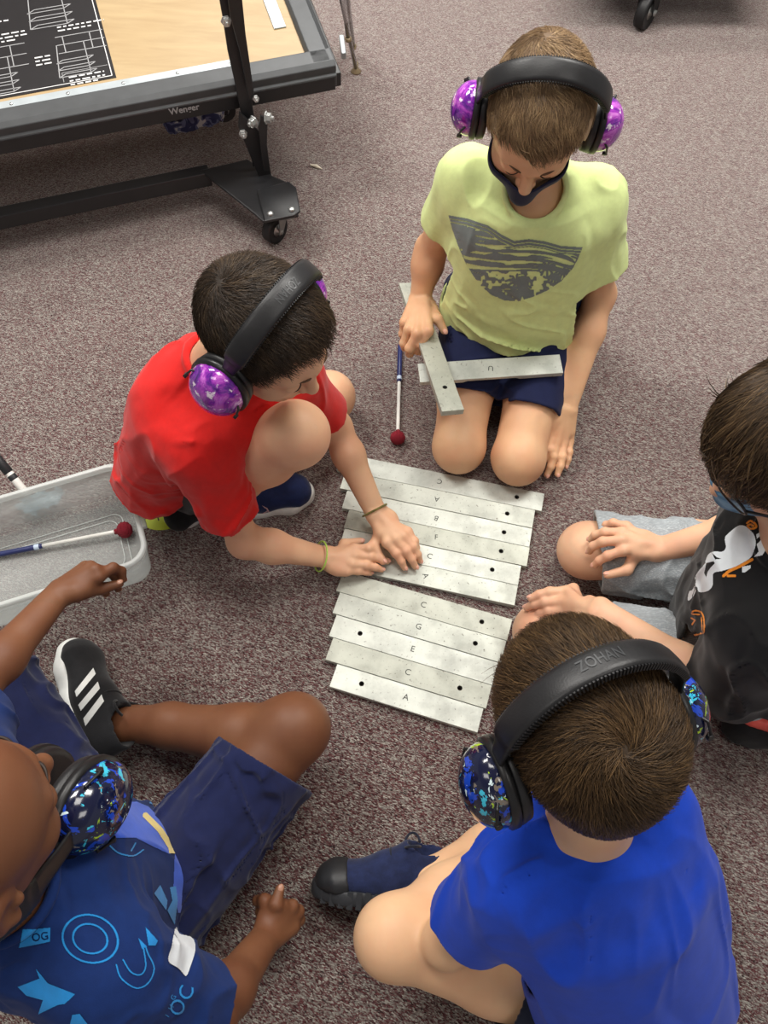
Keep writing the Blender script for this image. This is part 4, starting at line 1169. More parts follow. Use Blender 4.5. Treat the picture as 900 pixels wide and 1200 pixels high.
# ------------------------------------------------------------------ boy crouching, red shirt
def boy_red():
    s = .98
    hc = at(310, 393, .57); M = head_frame((.86, -.51), pitch=29, roll=2)
    pel = at(200, 528, .170); neck = at(250, 432, .435)
    shR = at(230, 522, .375); shL = at(338, 436, .375)
    elR = reach(shR, (287, 634), .235); wrR = reach(elR, (381, 653), .20, zmin=.050)
    elL = reach(shL, (393, 500), .225); wrL = reach(elL, (440, 600), .215, zmin=.058)
    hipR = at(222, 560, .125); hipL = at(238, 520, .135); knR = at(345, 510, .375); knL = at(384, 466, .085)
    anR = at(266, 580, .085); anL = at(245, 588, .075)
    F = Field(); head(F, hc, M, s)
    F.u(cap(hc + M @ V3(0, -.03, -.05), neck, .040, .044), .02)
    spine = unit(neck - pel); rt = unit(shR - shL); rt = unit(rt - spine * (rt @ spine)); fw = np.cross(spine, rt); fw = fw * np.sign(fw[0] - fw[1])
    ch = pel + (neck - pel) * .72
    F.u(ecap(pel, ch, rt, (.092, .066), (.105, .070)), .04); F.u(cap(shR, shL, .038), .04)
    arm(F, shR, elR, wrR); arm(F, shL, elL, wrL)
    leg(F, hipR, knR, anR, back=V3(-.5, .2, -.6)); leg(F, hipL, knL, anL)
    dR = unit(at(412, 655, .045) - wrR)
    tR = [at(442, 650, .026), at(455, 658, .022), at(450, 668, .021), at(436, 672, .021)]
    KR = [at(415, 643, .049), at(416, 651, .051), at(412, 661, .049), at(406, 669, .044)]
    hand(F, wrR, dR, V3(.1, 0, 1), 1, tR, (at(403, 637, .036), at(423, 634, .026)), .98, knuckles=KR)
    dL = unit(at(465, 632, .06) - wrL)
    tL = [at(476, 668, .024), at(489, 667, .023), at(492, 657, .023), at(486, 645, .024)]
    KL = [at(453, 636, .060), at(463, 632, .062), at(472, 628, .060), at(478, 623, .054)]
    hand(F, wrL, dL, V3(.15, .1, 1), -1, tL, (at(437, 639, .045), at(449, 658, .036)), .98, knuckles=KL)
    v, q = sculpt(F, .0038, [hbox(hc, .0021), box_of([wrR, *tR, *KR, wrL, *tL, *KL], .028, .0018)])
    P = add_np('person', v, q, SK_R, origin=(pel[0], pel[1], 0)); tag(P, 'person crouching in a red T-shirt, both palms pressed on the metal bars', 'person')
    add_nails(P, NAIL_F)
    face_marks(hc, M, s, P, M_brow, M_lash)
    hair(hc, M, s, P, H_R, .0085, n=15000, length=.022, lift=.35, seed=3, whorl=(.02, -.075, .072), tuft=.5, top=.004, line=[(0, .080), (32, .077), (48, .064), (62, .040), (74, -.002), (84, -.024), (97, .012), (112, -.022), (140, -.056), (180, -.066)])
    # shirt
    F = Field(); be = pel + V3(.0, -.01, -.03); ch = pel + (neck - pel) * .70
    F.u(ecap(be, ch, rt, (.126, .098), (.132, .092)), .05)
    F.u(cap(shR - V3(0, 0, .012), shL - V3(0, 0, .012), .056), .05); F.u(cap(neck - fw * .01 - V3(0, 0, .03), neck - V3(0, 0, .028), .068, .052), .05)
    cR = shR + (elR - shR) * .68; cL = shL + (elL - shL) * .72
    F.u(cap(shR, cR, .052, .056), .03); F.u(cap(shL, cL, .048, .050), .03)
    F.disp(folds(.006, .05, spine + .3 * rt, 3, 4)); F.disp(folds(.014, .035, unit(elR - shR) * .6 + rt, 4, 7, cR, .10)); F.disp(folds(.016, .035, fw, 3, 8, be - fw * .03, .12))
    F.disp(creases([([at(190, 520, .40), at(234, 517, .44), at(272, 515, .42)], .008, .006), ([at(180, 420, .42), at(178, 500, .34), at(205, 570, .2)], .016, .014), ([at(205, 530, .40), at(225, 575, .30), at(265, 600, .22)], .016, .010),
                    ([at(225, 525, .42), at(250, 560, .34), at(285, 590, .25)], .014, .009), ([at(190, 540, .36), at(205, 585, .25), at(240, 608, .18)], .014, .010), ([at(238, 440, .5), at(222, 470, .46), at(218, 510, .44)], .005, .007)]))
    F.shell(.006)
    F.s(cyl(cR, elR - shR, .16, .11)); F.s(cyl(cL, elL - shL, .16, .10))
    F.s(cap(neck + spine * .01, hc - M[:, 2] * .03, .045, .05), .006); F.u(ring(neck + spine * .020, spine, .049, .0055), .006)
    F.plane(be - V3(0, 0, .010), V3(.25, 0, -1))
    v, q = sculpt(F, .0028); add_np('t_shirt', v, q, M_red, P)
    F = Field(); kR = hipR + (knR - hipR) * .52; kL = hipL + (knL - hipL) * .55
    F.u(cap(hipR, kR, .070, .072), .03); F.u(cap(hipL, kL, .070, .070), .03); F.u(ecap(pel - V3(0, 0, .03), pel + V3(0, 0, .02), rt, (.095, .075), (.095, .075)), .03)
    F.disp(folds(.006, .05, V3(1, 0, 0), 3, 5)); F.shell(.006); F.s(cyl(kR, knR - hipR, .2, .10)); F.s(cyl(kL, knL - hipL, .2, .10)); F.plane((0, 0, .01), (0, 0, -1))
    v, q = sculpt(F, .0034); so = add_np('shorts', v, q, M_blk_sh, P)
    bv = bvh_of(so)
    decal('side_stripe', bv, (262, 530, 292, 580), .5, lambda x, y: (near_line([(266, 532), (284, 574)], 7)(x, y)) & (np.sin((y - .25 * x) * .62) > -.1), M_white, so)
    mats = dict(upper=M_shoe_navy, sole=M_white, tongue=M_tongue)
    hl = at(256, 601, 0); sh = shoe(P, at(374, 576, 0) - at(256, 601, 0), (0, 0, 1), hl, mats, L=.204)
    bv = bvh_of(sh)
    sw = in_poly([(292, 601), (306, 602), (313, 598), (307, 592), (313, 595), (316, 600), (308, 606), (294, 606)])
    sw2 = in_poly([(293.5, 602.5), (306, 603.4), (314, 599), (309, 594.5), (312, 596), (314.5, 600), (308, 604.8), (295, 604.8)])
    decal('swoosh_outline', bv, (288, 588, 320, 610), .35, lambda x, y: sw(x, y) & ~sw2(x, y), M_swoosh, sh)
    shoe(P, at(214, 604, .012) - at(280, 570, .05), (.15, -.30, .9), at(280, 570, .035), dict(upper=M_shoe_blk, sole=M_white), L=.17)
    # wrist bands
    for nm, W_, el_, mt, r_ in (('bracelet', wrL + (elL - wrL) * .02, elL, M_brace, .0022), ('wristband', wrR + (elR - wrR) * .06, elR, M_lband, .0016)):
        ax = unit(el_ - W_); u, v_, w = frame(ax); bm = bmesh.new()
        bm_tube(bm, [W_ + (.0262 * math.cos(t) * u + .0262 * math.sin(t) * v_) * (1 if nm == 'bracelet' else 1.12) + w * .004 * math.sin(t) for t in np.linspace(0, 2 * math.pi, 36, endpoint=False)], r_, 8, closed=True)
        bm_obj(nm, bm, mt, P, smooth=True)
    ear_defenders(hc, M, s, dict(ED_P, sign=1), 'purple galaxy-patterned ear defenders worn by the boy in the red shirt', 'purple ear defenders', width=.093, top=.126, lean=-.008, word='ZOHAN', cs=1.15)
# ------------------------------------------------------------------ boy in black shirt, glasses and mask
def boy_black():
    s = 1.0
    hc = at(934, 518, .63); M = head_frame((-.95, -.30), pitch=26, roll=2)
    pel = at(892, 730, .15); neck = at(925, 640, .50)
    shR = at(908, 612, .44); shL = at(893, 742, .435)
    elR = reach(shR, (905, 608), .22); elR = at(897, 612, .245); wrR = reach(elR, (772, 644), .19, zmin=.165)
    elL = at(847, 812, .235); wrL = reach(elL, (703, 716), .21, zmin=.15)
    hipR = at(865, 668, .12); hipL = at(860, 785, .12); knR = at(690, 645, .070); knL = at(640, 742, .075)
    anR = at(850, 625, .05); anL = at(872, 830, .05)
    F = Field(); head(F, hc, M, s)
    F.u(cap(hc + M @ V3(0, -.03, -.05), neck, .040, .044), .02)
    spine = unit(neck - pel); rt = unit(shR - shL); rt = unit(rt - spine * (rt @ spine)); fw = V3(-1, 0, 0)
    ch = pel + (neck - pel) * .72
    F.u(ecap(pel, ch, rt, (.110, .085), (.115, .080)), .04); F.u(cap(shR, shL, .040), .04)
    arm(F, shR, elR, wrR); arm(F, shL, elL, wrL, 1.06)
    leg(F, hipR, knR, anR); leg(F, hipL, knL, anL)
    dR = unit(at(730, 634, .175) - wrR)
    tR = [at(697, 662, .135), at(691, 646, .140), at(692, 632, .138), at(708, 620, .135)]
    KR = [at(731, 645, .178), at(728, 633, .182), at(729, 624, .176), at(734, 617, .164)]
    hand(F, wrR, dR, V3(.1, .1, 1), 1, tR, (at(735, 668, .150), at(712, 674, .140)), 1.0, knuckles=KR)
    dL = unit(at(660, 710, .155) - wrL)
    KL = [at(664, 693, .158), at(660, 705, .160), at(662, 716, .158), at(668, 726, .150)]
    tL = [reach(KL[0], (622, 701), .063, zmin=.10), reach(KL[1], (617, 712), .070, zmin=.10), reach(KL[2], (626, 722), .065, zmin=.10), reach(KL[3], (641, 731), .052, zmin=.10)]
    hand(F, wrL, dL, V3(-.1, -.1, 1), -1, tL, (at(672, 690, .132), at(652, 694, .120)), 1.0, knuckles=KL)
    v, q = sculpt(F, .0038, [hbox(hc, .0024), box_of([wrR, *tR, *KR], .028, .0018), box_of([wrL, *tL, *KL], .028, .0018)])
    P = add_np('person', v, q, SK_B, origin=(pel[0], pel[1], 0)); tag(P, 'person in a black T-shirt and heather grey shorts, hands resting on thighs', 'person')
    add_nails(P, NAIL_F)
    face_marks(hc, M, s, P, M_brow, M_lash)
    hair(hc, M, s, P, H_B, .016, n=12000, length=.050, lift=.10, seed=5, whorl=(.0, -.06, .09), fine=.0009, base_tone=.18, line=[(0, .056), (30, .052), (55, .034), (70, .0), (84, -.034), (97, -.02), (112, -.04), (140, -.066), (180, -.074)], wave=.25, top=.006)
    W = lambda x, y, z: hc + M @ (V3(x, y, z) * s)
    F = Field()
    F.u(ell(W(0, .032, -.045), (.061, .060, .062), M), .01); F.u(cap(W(0, .084, -.024), W(0, .088, -.060), .022, .018), .03); F.u(ell(W(0, .058, -.078), (.031, .029, .025), M), .02)
    F.shell(.0035); F.plane(W(0, .085, -.022), M @ V3(0, -.2, 1)); F.plane(W(0, .0, 0), M @ V3(0, -1, -.15)); F.plane(W(0, .04, -.106), M @ V3(0, 0, -1))
    v, q = sculpt(F, .002); mk = add_np('face_mask', v, q, M_tie, P)
    for sx in (-1, 1):
        bm = bmesh.new(); bm_tube(bm, [W(sx * .052, .052, -.040), W(sx * .066, .028, -.028), W(sx * .077, .002, -.008), W(sx * .081, -.014, .012)], .0016, 6)
        bm_obj('ear_loop', bm, M_tie, mk, smooth=True)
    # glasses
    g = empty('eyeglasses', W(0, .1, -.01)); tag(g, 'dark framed eyeglasses on the boy in the black shirt', 'glasses')
    for sx in (-1, 1):
        bm = bmesh.new(); bm_tube(bm, [W(sx * (.032 + .023 * math.cos(t)), .104 - .012 * abs(.032 + .023 * math.cos(t)) / .055, .001 + .017 * math.sin(t)) for t in np.linspace(0, 2 * math.pi, 28, endpoint=False)], .0018, 8, closed=True)
        bm_obj('rim', bm, M_plastic, g, smooth=True)
        bm = bmesh.new(); bm_tube(bm, [W(sx * .054, .092, .006), W(sx * .072, .074, .008), W(sx * .080, .03, .006), W(sx * .082, -.012, .004), W(sx * .080, -.028, -.014)], .0019, 8); bm_obj('temple_arm', bm, M_plastic, g, smooth=True)
    for sx in (-1, 1):
        bm = bmesh.new(); bm_prism(bm, [W(sx * (.032 + .022 * math.cos(t)), .1035 - .012 * abs(.032 + .022 * math.cos(t)) / .055, .001 + .016 * math.sin(t)) for t in np.linspace(0, 2 * math.pi, 28, endpoint=False)], M @ V3(0, .0012, 0)); bm_obj('lens', bm, M_lens, g)
    bm = bmesh.new(); bm_tube(bm, [W(-.010, .103, .006), W(0, .106, .009), W(.010, .103, .006)], .0017, 8); bm_obj('bridge', bm, M_plastic, g, smooth=True)
    # shirt
    F = Field(); be = pel + V3(-.02, 0, -.02); ch = pel + (neck - pel) * .68
    F.u(ecap(be, ch, rt, (.150, .128), (.145, .105)), .05); F.u(cap(shR - V3(0, 0, .012), shL - V3(0, 0, .012), .058), .05); F.u(cap(neck - V3(0, 0, .04), neck - V3(0, 0, .028), .072, .053), .05)
    cR = shR + (elR - shR) * .70; cL = shL + (elL - shL) * .84
    F.u(cap(shR, cR, .052, .054), .03); F.u(cap(shL, cL, .060, .066), .03)
    F.disp(folds(.008, .05, spine + .4 * fw, 3, 11)); F.disp(folds(.012, .04, elL - shL, 3, 12, cL, .12))
    F.shell(.006); F.s(cyl(cR, elR - shR, .14, .10)); F.s(cyl(cL, elL - shL, .14, .11)); F.s(cap(neck + V3(.002, 0, .030), neck + V3(-.01, 0, .12), .043, .05), .006); F.u(ring(neck + V3(.0, 0, .012), V3(-.1, 0, 1), .048, .0055), .006); F.plane(be - V3(0, 0, .07), V3(0, 0, -1))
    v, q = sculpt(F, .003); sh = add_np('t_shirt', v, q, M_black, P); bv = bvh_of(sh)
    Q = lambda pts: [(780 + x / 6, 560 + y / 6) for x, y in pts]
    body = in_poly(smooth(Q([(420, 420), (470, 370), (525, 335), (575, 350), (615, 390), (632, 440), (628, 500), (600, 560), (540, 600), (480, 630), (400, 655), (350, 665), (335, 690), (335, 750), (310, 790), (260, 805), (235, 800), (225, 770), (210, 770), (215, 800), (185, 850), (160, 860), (170, 800), (215, 740), (210, 700), (240, 650), (275, 610), (300, 545), (340, 520), (400, 520), (425, 490)]), 4, True))
    hole = orr(in_poly(Q([(290, 600), (340, 585), (350, 600), (320, 630), (300, 660), (290, 700), (275, 670)])), in_poly(Q([(330, 530), (350, 575), (395, 570), (360, 560)])), in_poly(Q([(180, 760), (205, 735), (210, 755), (190, 790), (170, 795)])))
    decal('white_print', bv, (800, 612, 888, 706), .5, lambda x, y: body(x, y) & ~hole(x, y), M_wprint, sh)
    spk = orr(*[in_poly(Q(p)) for p in ([(635, 400), (690, 365), (690, 385), (640, 430)], [(640, 470), (680, 425), (700, 440), (705, 500), (680, 545), (625, 555), (655, 520)], [(500, 665), (540, 625), (600, 615), (600, 635), (560, 665)])])
    decal('white_print', bv, (870, 612, 900, 680), .5, spk, M_wprint, sh)
    og = orr(near_line(smooth(Q([(575, 320), (600, 305), (630, 325), (635, 350), (600, 360), (578, 340), (600, 330), (618, 340)])), 2.4), near_line(Q([(410, 690), (450, 655), (520, 625), (610, 575)]), 3.5), near_line(Q([(440, 690), (490, 690)]), 3),
             near_line(smooth(Q([(200, 1105), (265, 1090), (275, 1060), (270, 980), (245, 940), (200, 935), (190, 955), (240, 960)])), 1.8), near_line(Q([(185, 985), (210, 1000), (190, 1030)]), 1.8), near_line(Q([(255, 985), (262, 1075)]), 1.2))
    decal('orange_print', bv, (804, 605, 890, 750), .5, og, M_oprint, sh)
    F = Field(); kR = hipR + (knR - hipR) * .94; kL = hipL + (knL - hipL) * .70
    F.u(cap(hipR, kR, .088, .073), .03); F.u(cap(hipL, kL, .084, .076), .02); F.u(ecap(pel - V3(.03, 0, .04), pel + V3(-.02, 0, .02), rt, (.112, .085), (.10, .075)), .03)
    F.disp(folds(.008, .045, V3(0, 1, .2), 3, 15)); F.disp(folds(.006, .05, knR - hipR, 4, 16)); F.shell(.006); F.s(cyl(kR, knR - hipR + V3(0, -.06, 0), .2, .11)); F.s(cyl(kL, knL - hipL, .2, .11)); F.plane((0, 0, .01), (0, 0, -1))
    v, q = sculpt(F, .003); add_np('shorts', v, q, M_grey, P)
    shoe(P, V3(.95, -.25, -.05), (-.2, -.3, -.9), anL + V3(-.02, .0, .03), dict(upper=M_shoe_blk, sole=M_coral), L=.2, h=.004)
    shoe(P, V3(.95, .15, -.05), (-.2, .3, -.9), anR + V3(-.02, .0, .03), dict(upper=M_shoe_blk, sole=M_coral), L=.2, h=.004)
# ------------------------------------------------------------------ boy in royal blue, seen from behind
def boy_blue():
    s = 1.0
    hc = at(684, 860, .615); M = head_frame((-.36, .94), pitch=27, roll=0)
    pel = at(748, 1170, .13); neck = at(690, 962, .50)
    shL = at(612, 1030, .445); shR = at(752, 946, .455)
    elL = reach(shL, (524, 1104), .235); wrL = elL + .20 * unit(V3(.70, .75, -.45)); elR = at(740, 952, .26); wrR = at(700, 880, .14)
    hipL = at(690, 1165, .115); hipR = at(775, 1110, .115); knL = at(465, 1098, .175); knR = at(738, 905, .13)
    anL = at(650, 965, .06); anR = at(505, 1030, .060)
    F = Field(); head(F, hc, M, s)
    F.u(cap(hc + M @ V3(0, -.03, -.05), neck, .040, .046), .02)
    spine = unit(neck - pel); rt = unit(shR - shL); rt = unit(rt - spine * (rt @ spine)); fw = V3(-.36, .94, 0)
    ch = pel + (neck - pel) * .72
    F.u(ecap(pel, ch, rt, (.110, .085), (.115, .080)), .04); F.u(cap(shR, shL, .040), .04)
    arm(F, shL, elL, wrL, 1.02); arm(F, shR, elR, wrR)
    leg(F, hipL, knL, anL, 1.0, back=V3(0, 0, -1)); leg(F, hipR, knR, anR, 1.0)
    for W_, el_, sg in ((wrL, elL, -1), (wrR, elR, 1)):
        d = unit(W_ - el_); n = V3(0, .2, 1); sd = np.cross(d, unit(n - d * (n @ d))) * sg
        d = unit(d * (1, 1, 0) + (V3(-.7, -.2, -.3) if sg > 0 else V3(.0, .2, -.5))); sd = np.cross(d, unit(n - d * (n @ d))) * sg; t = [W_ + d * (.120 - .006 * abs(i - 1)) + sd * (.024 - .016 * i) - V3(0, 0, .02) for i in range(4)]
        hand(F, W_, d, n, sg, t, (W_ + d * .05 + sd * .036 - V3(0, 0, .012), W_ + d * .072 + sd * .038 - V3(0, 0, .02)), 1.0)
    v, q = sculpt(F, .0036, [hbox(hc, .0024), box_of([wrL + .09 * unit(wrL - elL), wrL], .07, .0022), box_of([wrR + .09 * unit(wrR - elR), wrR], .07, .0022)])
    P = add_np('person', v, q, SK_L, origin=(pel[0], pel[1], 0)); tag(P, 'person in a royal blue T-shirt seen from behind, sitting cross-legged', 'person')
    add_nails(P, NAIL_F)
    face_marks(hc, M, s, P, M_brow, M_lash)
    hair(hc, M, s, P, H_L, .0095, n=20000, length=.024, lift=.30, seed=8, whorl=(-.010, -.083, .080), swirl=.8, tuft=.6, top=.012)
    F = Field(); be = pel + V3(0, 0, -.02); ch = pel + (neck - pel) * .66
    F.u(ecap(be, ch, rt, (.146, .120), (.138, .098)), .05); F.u(cap(shL - V3(0, 0, .012), shR - V3(0, 0, .012), .058), .05); F.u(cap(neck - V3(0, .02, .045), neck - V3(0, 0, .032), .074, .052), .05)
    cL = shL + (elL - shL) * .62; cR = shR + (elR - shR) * .7
    F.u(cap(shL, cL, .054, .058), .03); F.u(cap(shR, cR, .052, .056), .03)
    F.disp(folds(.005, .055, spine, 3, 21)); F.disp(folds(.012, .035, rt + .3 * spine, 3, 22, at(600, 1000, .48), .07)); F.disp(folds(.010, .04, spine + .2 * rt, 4, 23, at(800, 1000, .42), .10))
    F.disp(creases([([at(590, 1018, .52), at(600, 1060, .48), at(640, 1140, .36)], .006, .006), ([at(650, 985, .54), at(690, 1010, .55), at(720, 1000, .55)], .006, .010), ([at(760, 900, .5), at(745, 960, .54), at(700, 1000, .55)], .012, .011), ([at(790, 905, .48), at(775, 960, .5), at(765, 1040, .45)], .010, .010),
                    ([at(620, 975, .53), at(645, 1000, .55), at(680, 1040, .52)], .007, .009), ([at(840, 1010, .4), at(850, 1060, .34), at(858, 1110, .25)], .010, .010), ([at(600, 1000, .52), at(625, 1010, .53), at(640, 1030, .52)], .007, .008)]))
    F.shell(.006); F.s(cyl(cL, elL - shL, .16, .11)); F.s(cyl(cR, elR - shR, .14, .10)); F.s(cap(neck + spine * .036 + fw * .004, hc - M[:, 2] * .03, .044, .05), .006); F.plane(be - V3(0, 0, .075), V3(0, 0, -1))
    v, q = sculpt(F, .0027); sh = add_np('t_shirt', v, q, M_blue, P)
    F = Field(); kL = hipL + (knL - hipL) * .42; kR = hipR + (knR - hipR) * .6
    F.u(cap(hipL, kL, .088, .080), .03); F.u(cap(hipR, kR, .080, .074), .03); F.u(ecap(pel - V3(0, 0, .04), pel + V3(0, 0, .04), rt, (.112, .085), (.105, .08)), .03)
    F.disp(folds(.006, .05, rt, 3, 25)); F.shell(.006); F.s(cyl(kL, knL - hipL, .25, .12)); F.s(cyl(kR, knR - hipR, .2, .11)); F.plane((0, 0, .01), (0, 0, -1))
    v, q = sculpt(F, .0034); add_np('shorts', v, q, M_dnavy, P)
    toe = at(366, 1046, .035); hl = at(520, 1062, .030)
    shoe(P, toe - hl, (.10, .86, .40), hl, dict(upper=M_shoe_dnavy, sole=M_rub_gry, toe=M_rub_blk, lace=M_lace, tread=M_rub_gry), L=.212, tread=True)
    shoe(P, V3(.8, .5, 0), (-.2, .5, .7), anL + V3(-.03, -.03, -.045), dict(upper=M_shoe_dnavy, sole=M_rub_gry), L=.19, h=.004)
    ear_defenders(hc, M, s, dict(ED_G, sign=1), 'graffiti-patterned ear defenders worn by the boy in the royal blue shirt', 'graffiti-patterned ear defenders', width=.093, top=.128, lean=-.032, word='ZOHAN', cs=1.06)
# ------------------------------------------------------------------ boy in printed navy shirt
def boy_print():
    s = 1.0
    hc = at(-62, 992, .69); M = head_frame((.50, .86), pitch=16, roll=5)
    pel = V3(-.42, .05, .13); neck = at(-2, 1048, .555)
    shR = at(118, 1138, .47); shL = shR + V3(-.19, .19, .01)
    elR = reach(shR, (243, 1196), .22); wrR = reach(elR, (312, 1098), .19, zmin=.06)
    elL = reach(shL, (-35, 815), .235); wrL = reach(elL, (70, 694), .21, zmin=.175)
    hipR = pel + V3(.075, -.01, -.02); hipL = pel + V3(-.06, .09, -.02); knR = at(342, 856, .150); knL = V3(-.69, .40, .12)
    anR = at(150, 848, .05); anL = at(20, 770, .05)
    F = Field(); head(F, hc, M, s)
    F.u(cap(hc + M @ V3(0, -.03, -.05), neck, .041, .046), .02)
    spine = unit(neck - pel); rt = unit(shR - shL); rt = unit(rt - spine * (rt @ spine)); fw = unit(V3(.7, .7, 0))
    ch = pel + (neck - pel) * .72
    F.u(ecap(pel, ch, rt, (.115, .09), (.118, .085)), .04); F.u(cap(shR, shL, .040), .04)
    arm(F, shR, elR, wrR, 1.04); arm(F, shL, elL, wrL, 1.04)
    leg(F, hipR, knR, anR, 1.06, back=V3(0, -1, -.3)); leg(F, hipL, knL, V3(-.66, .12, .05), 1.0)
    # right hand: loose fist, thumb up
    dR = unit(at(340, 1070, .085) - wrR)
    KR = [at(331, 1062, .105), at(342, 1062, .092), at(349, 1068, .076), at(350, 1078, .060)]
    tR = [at(306, 1061, .078), at(306, 1069, .066), at(306, 1077, .056), at(308, 1086, .046)]
    hand(F, wrR, dR, unit(V3(.75, .25, .6)), -1, tR, (at(323, 1060, .120), at(328, 1042, .118)), 1.0, knuckles=KR)
    dL = unit(at(107, 672, wrL[2]) - wrL)
    z = wrL[2]
    KL = [at(116, 676, z + .004), at(112, 668, z + .008), at(106, 664, z + .004), at(100, 664, z - .006)]
    tL = [at(144, 679, z - .035), at(138, 690, z - .050), at(127, 700, z - .062), at(112, 700, z - .06)]
    hand(F, wrL, dL, V3(-.2, .35, .9), 1, tL, (at(118, 690, z - .020), at(140, 684, z - .024)), .98, knuckles=KL)
    v, q = sculpt(F, .0038, [hbox(hc, .0021), box_of([wrR, *tR, *KR], .03, .0019), box_of([wrL, *tL, *KL], .03, .0019)])
    P = add_np('person', v, q, SK_K, origin=(pel[0], pel[1], 0)); tag(P, 'person in a printed navy shirt sitting with knees apart, ear defenders round the neck', 'person')
    add_nails(P, NAIL_K)
    face_marks(hc, M, s, P, M_lash, M_lash)
    hair(hc, M, s, P, H_K, .005, n=5000, length=.008, lift=.5, seed=9, wave=2, line=[(0, .099), (60, .094), (84, .086), (97, .080), (112, .060), (140, -.02), (180, -.05)])
    F = Field(); be = pel + V3(.0, .02, -.02); ch = pel + (neck - pel) * .66
    F.u(ecap(be, ch, rt, (.140, .125), (.135, .105)), .05); F.u(cap(shR - V3(0, 0, .012), shL - V3(0, 0, .012), .056), .05); F.u(cap(neck - V3(0, 0, .045), neck - V3(0, 0, .028), .076, .053), .05)
    cR = shR + (elR - shR) * .78; cL = shL + (elL - shL) * .62
    F.u(cap(shR, cR, .062, .066), .03); F.u(cap(shL, cL, .056, .060), .03)
    F.disp(folds(.006, .05, spine, 3, 31)); F.disp(folds(.012, .035, rt + spine, 3, 32, shR - V3(.03, .0, .05), .09))
    F.shell(.006); F.s(cyl(cR, elR - shR, .16, .11)); F.s(cyl(cL, elL - shL, .14, .10)); F.s(cap(neck + fw * .008 + V3(0, 0, .024), hc - M[:, 2] * .03, .046, .05), .006); F.u(ring(neck + fw * .008 + V3(0, 0, .010), V3(.1, .1, 1), .050, .0058), .006); F.plane(be - V3(0, 0, .07), V3(0, 0, -1))
    v, q = sculpt(F, .0027); sh = add_np('t_shirt', v, q, M_print, P); bv = bvh_of(sh)
    Q = lambda pts: [(x / 3.528, 860 + y / 3.528) for x, y in pts]
    wd = 1.7
    lines = orr(oval(*Q([(373, 848)])[0], 120 / 3.53, 100 / 3.53, 20, 2.2), oval(*Q([(373, 848)])[0], 76 / 3.53, 62 / 3.53, 20, 2.0), near_line(smooth(Q([(480, 955), (500, 1010), (560, 1050), (610, 1030), (635, 970), (610, 910), (600, 880)])), wd), near_line(smooth(Q([(508, 935), (540, 985), (580, 995), (600, 960), (590, 880)])), wd),
                near_line(smooth(Q([(448, 460), (490, 495), (550, 505), (590, 480)])), wd), near_line(Q([(540, 485), (558, 452)]), wd), near_line(Q([(620, 285), (680, 310), (740, 375)]), wd + .6), near_line(Q([(830, 670), (815, 720), (830, 800)]), wd),
                in_poly(Q([(150, 970), (200, 1030), (312, 1075), (270, 1115), (240, 1120), (160, 1158), (180, 1100), (110, 1080), (75, 1045), (165, 1010)])), in_poly(Q([(300, 1160), (330, 1155), (365, 1200), (290, 1200)])), in_poly(Q([(600, 800), (650, 855), (640, 875), (612, 875)])), in_poly(Q([(570, 845), (605, 880), (585, 890)])),
                in_poly(Q([(700, 635), (725, 630), (733, 690), (720, 790), (690, 730), (710, 690)])))
    tx = font_mask('OG', *Q([(165, 838)])[0], 13, -8, bold=.02); blk = orr(in_poly(Q([(95, 810), (207, 800), (207, 858), (78, 882)])), in_poly(Q([(635, 660), (660, 625), (690, 690), (685, 730)])))
    big = orr(*[font_mask(c, *Q([p])[0], sz, a, bold=.0) for c, p, sz, a in (('O', (735, 1130), 24, -70), ('C', (770, 1070), 24, -75), ('H', (705, 1130), 8, -60), ('I', (690, 1165), 8, -60), ('G', (715, 1090), 8, -65))])
    decal('cyan_print', bv, (0, 920, 242, 1200), .55, lambda x, y: (lines(x, y) | (blk(x, y) & ~tx(x, y)) | big(x, y)), M_cprint, sh)
    # plain patches of colour across the belly
    bl = orr(in_poly(Q([(455, 245), (530, 268), (610, 300), (660, 350), (700, 440), (705, 500), (640, 470), (560, 430), (450, 430), (430, 330)])), in_poly(Q([(725, 440), (790, 480), (825, 560), (832, 660), (800, 730), (735, 740), (715, 640), (720, 520)])))
    decal('bright_patch', bv, (118, 925, 240, 1075), .6, bl, M_bprint, sh, off=.0006)
    decal('pale_patch', bv, (118, 925, 240, 1000), .6, orr(in_poly(Q([(455, 246), (500, 250), (545, 275), (460, 265)])), near_line(Q([(600, 340), (660, 400), (705, 470), (722, 560)]), 7)), M_yprint, sh, off=.0012)
    decal('white_patch', bv, (180, 1070, 240, 1150), .6, in_poly(smooth(Q([(725, 800), (740, 830), (790, 845), (805, 890), (785, 960), (765, 1003), (735, 970), (692, 940), (705, 880)]), 5, True)), M_wprint, sh, off=.0012)
    F = Field(); kR = hipR + (knR - hipR) * .80; kL = hipL + (knL - hipL) * .92
    F.u(cap(hipR, kR, .088, .082), .03); F.u(cap(hipL, kL, .086, .080), .03); F.u(ecap(pel - V3(0, 0, .04), pel + V3(0, 0, .04), rt, (.135, .11), (.135, .11)), .03)
    F.disp(folds(.008, .045, knR - hipR + V3(.1, .1, 0), 3, 35)); F.disp(folds(.006, .04, V3(.5, -.7, 0), 4, 36)); F.shell(.006); F.s(cyl(kR, knR - hipR + V3(0, .10, 0), .25, .12)); F.s(cyl(kL, knL - hipL, .2, .12)); F.plane((0, 0, .01), (0, 0, -1))
    v, q = sculpt(F, .003); add_np('shorts', v, q, M_navy2, P)
    toe = at(76, 735, .045); hl = at(100, 900, .045)
    shoe(P, toe - hl, (.86, .22, .42), hl, dict(upper=M_shoe_blk, sole=M_white, lace=M_shoe_blk), L=.235)
    ks = [o for o in P.children if o.name.startswith('shoe')][-1]; bv = bvh_of(ks)
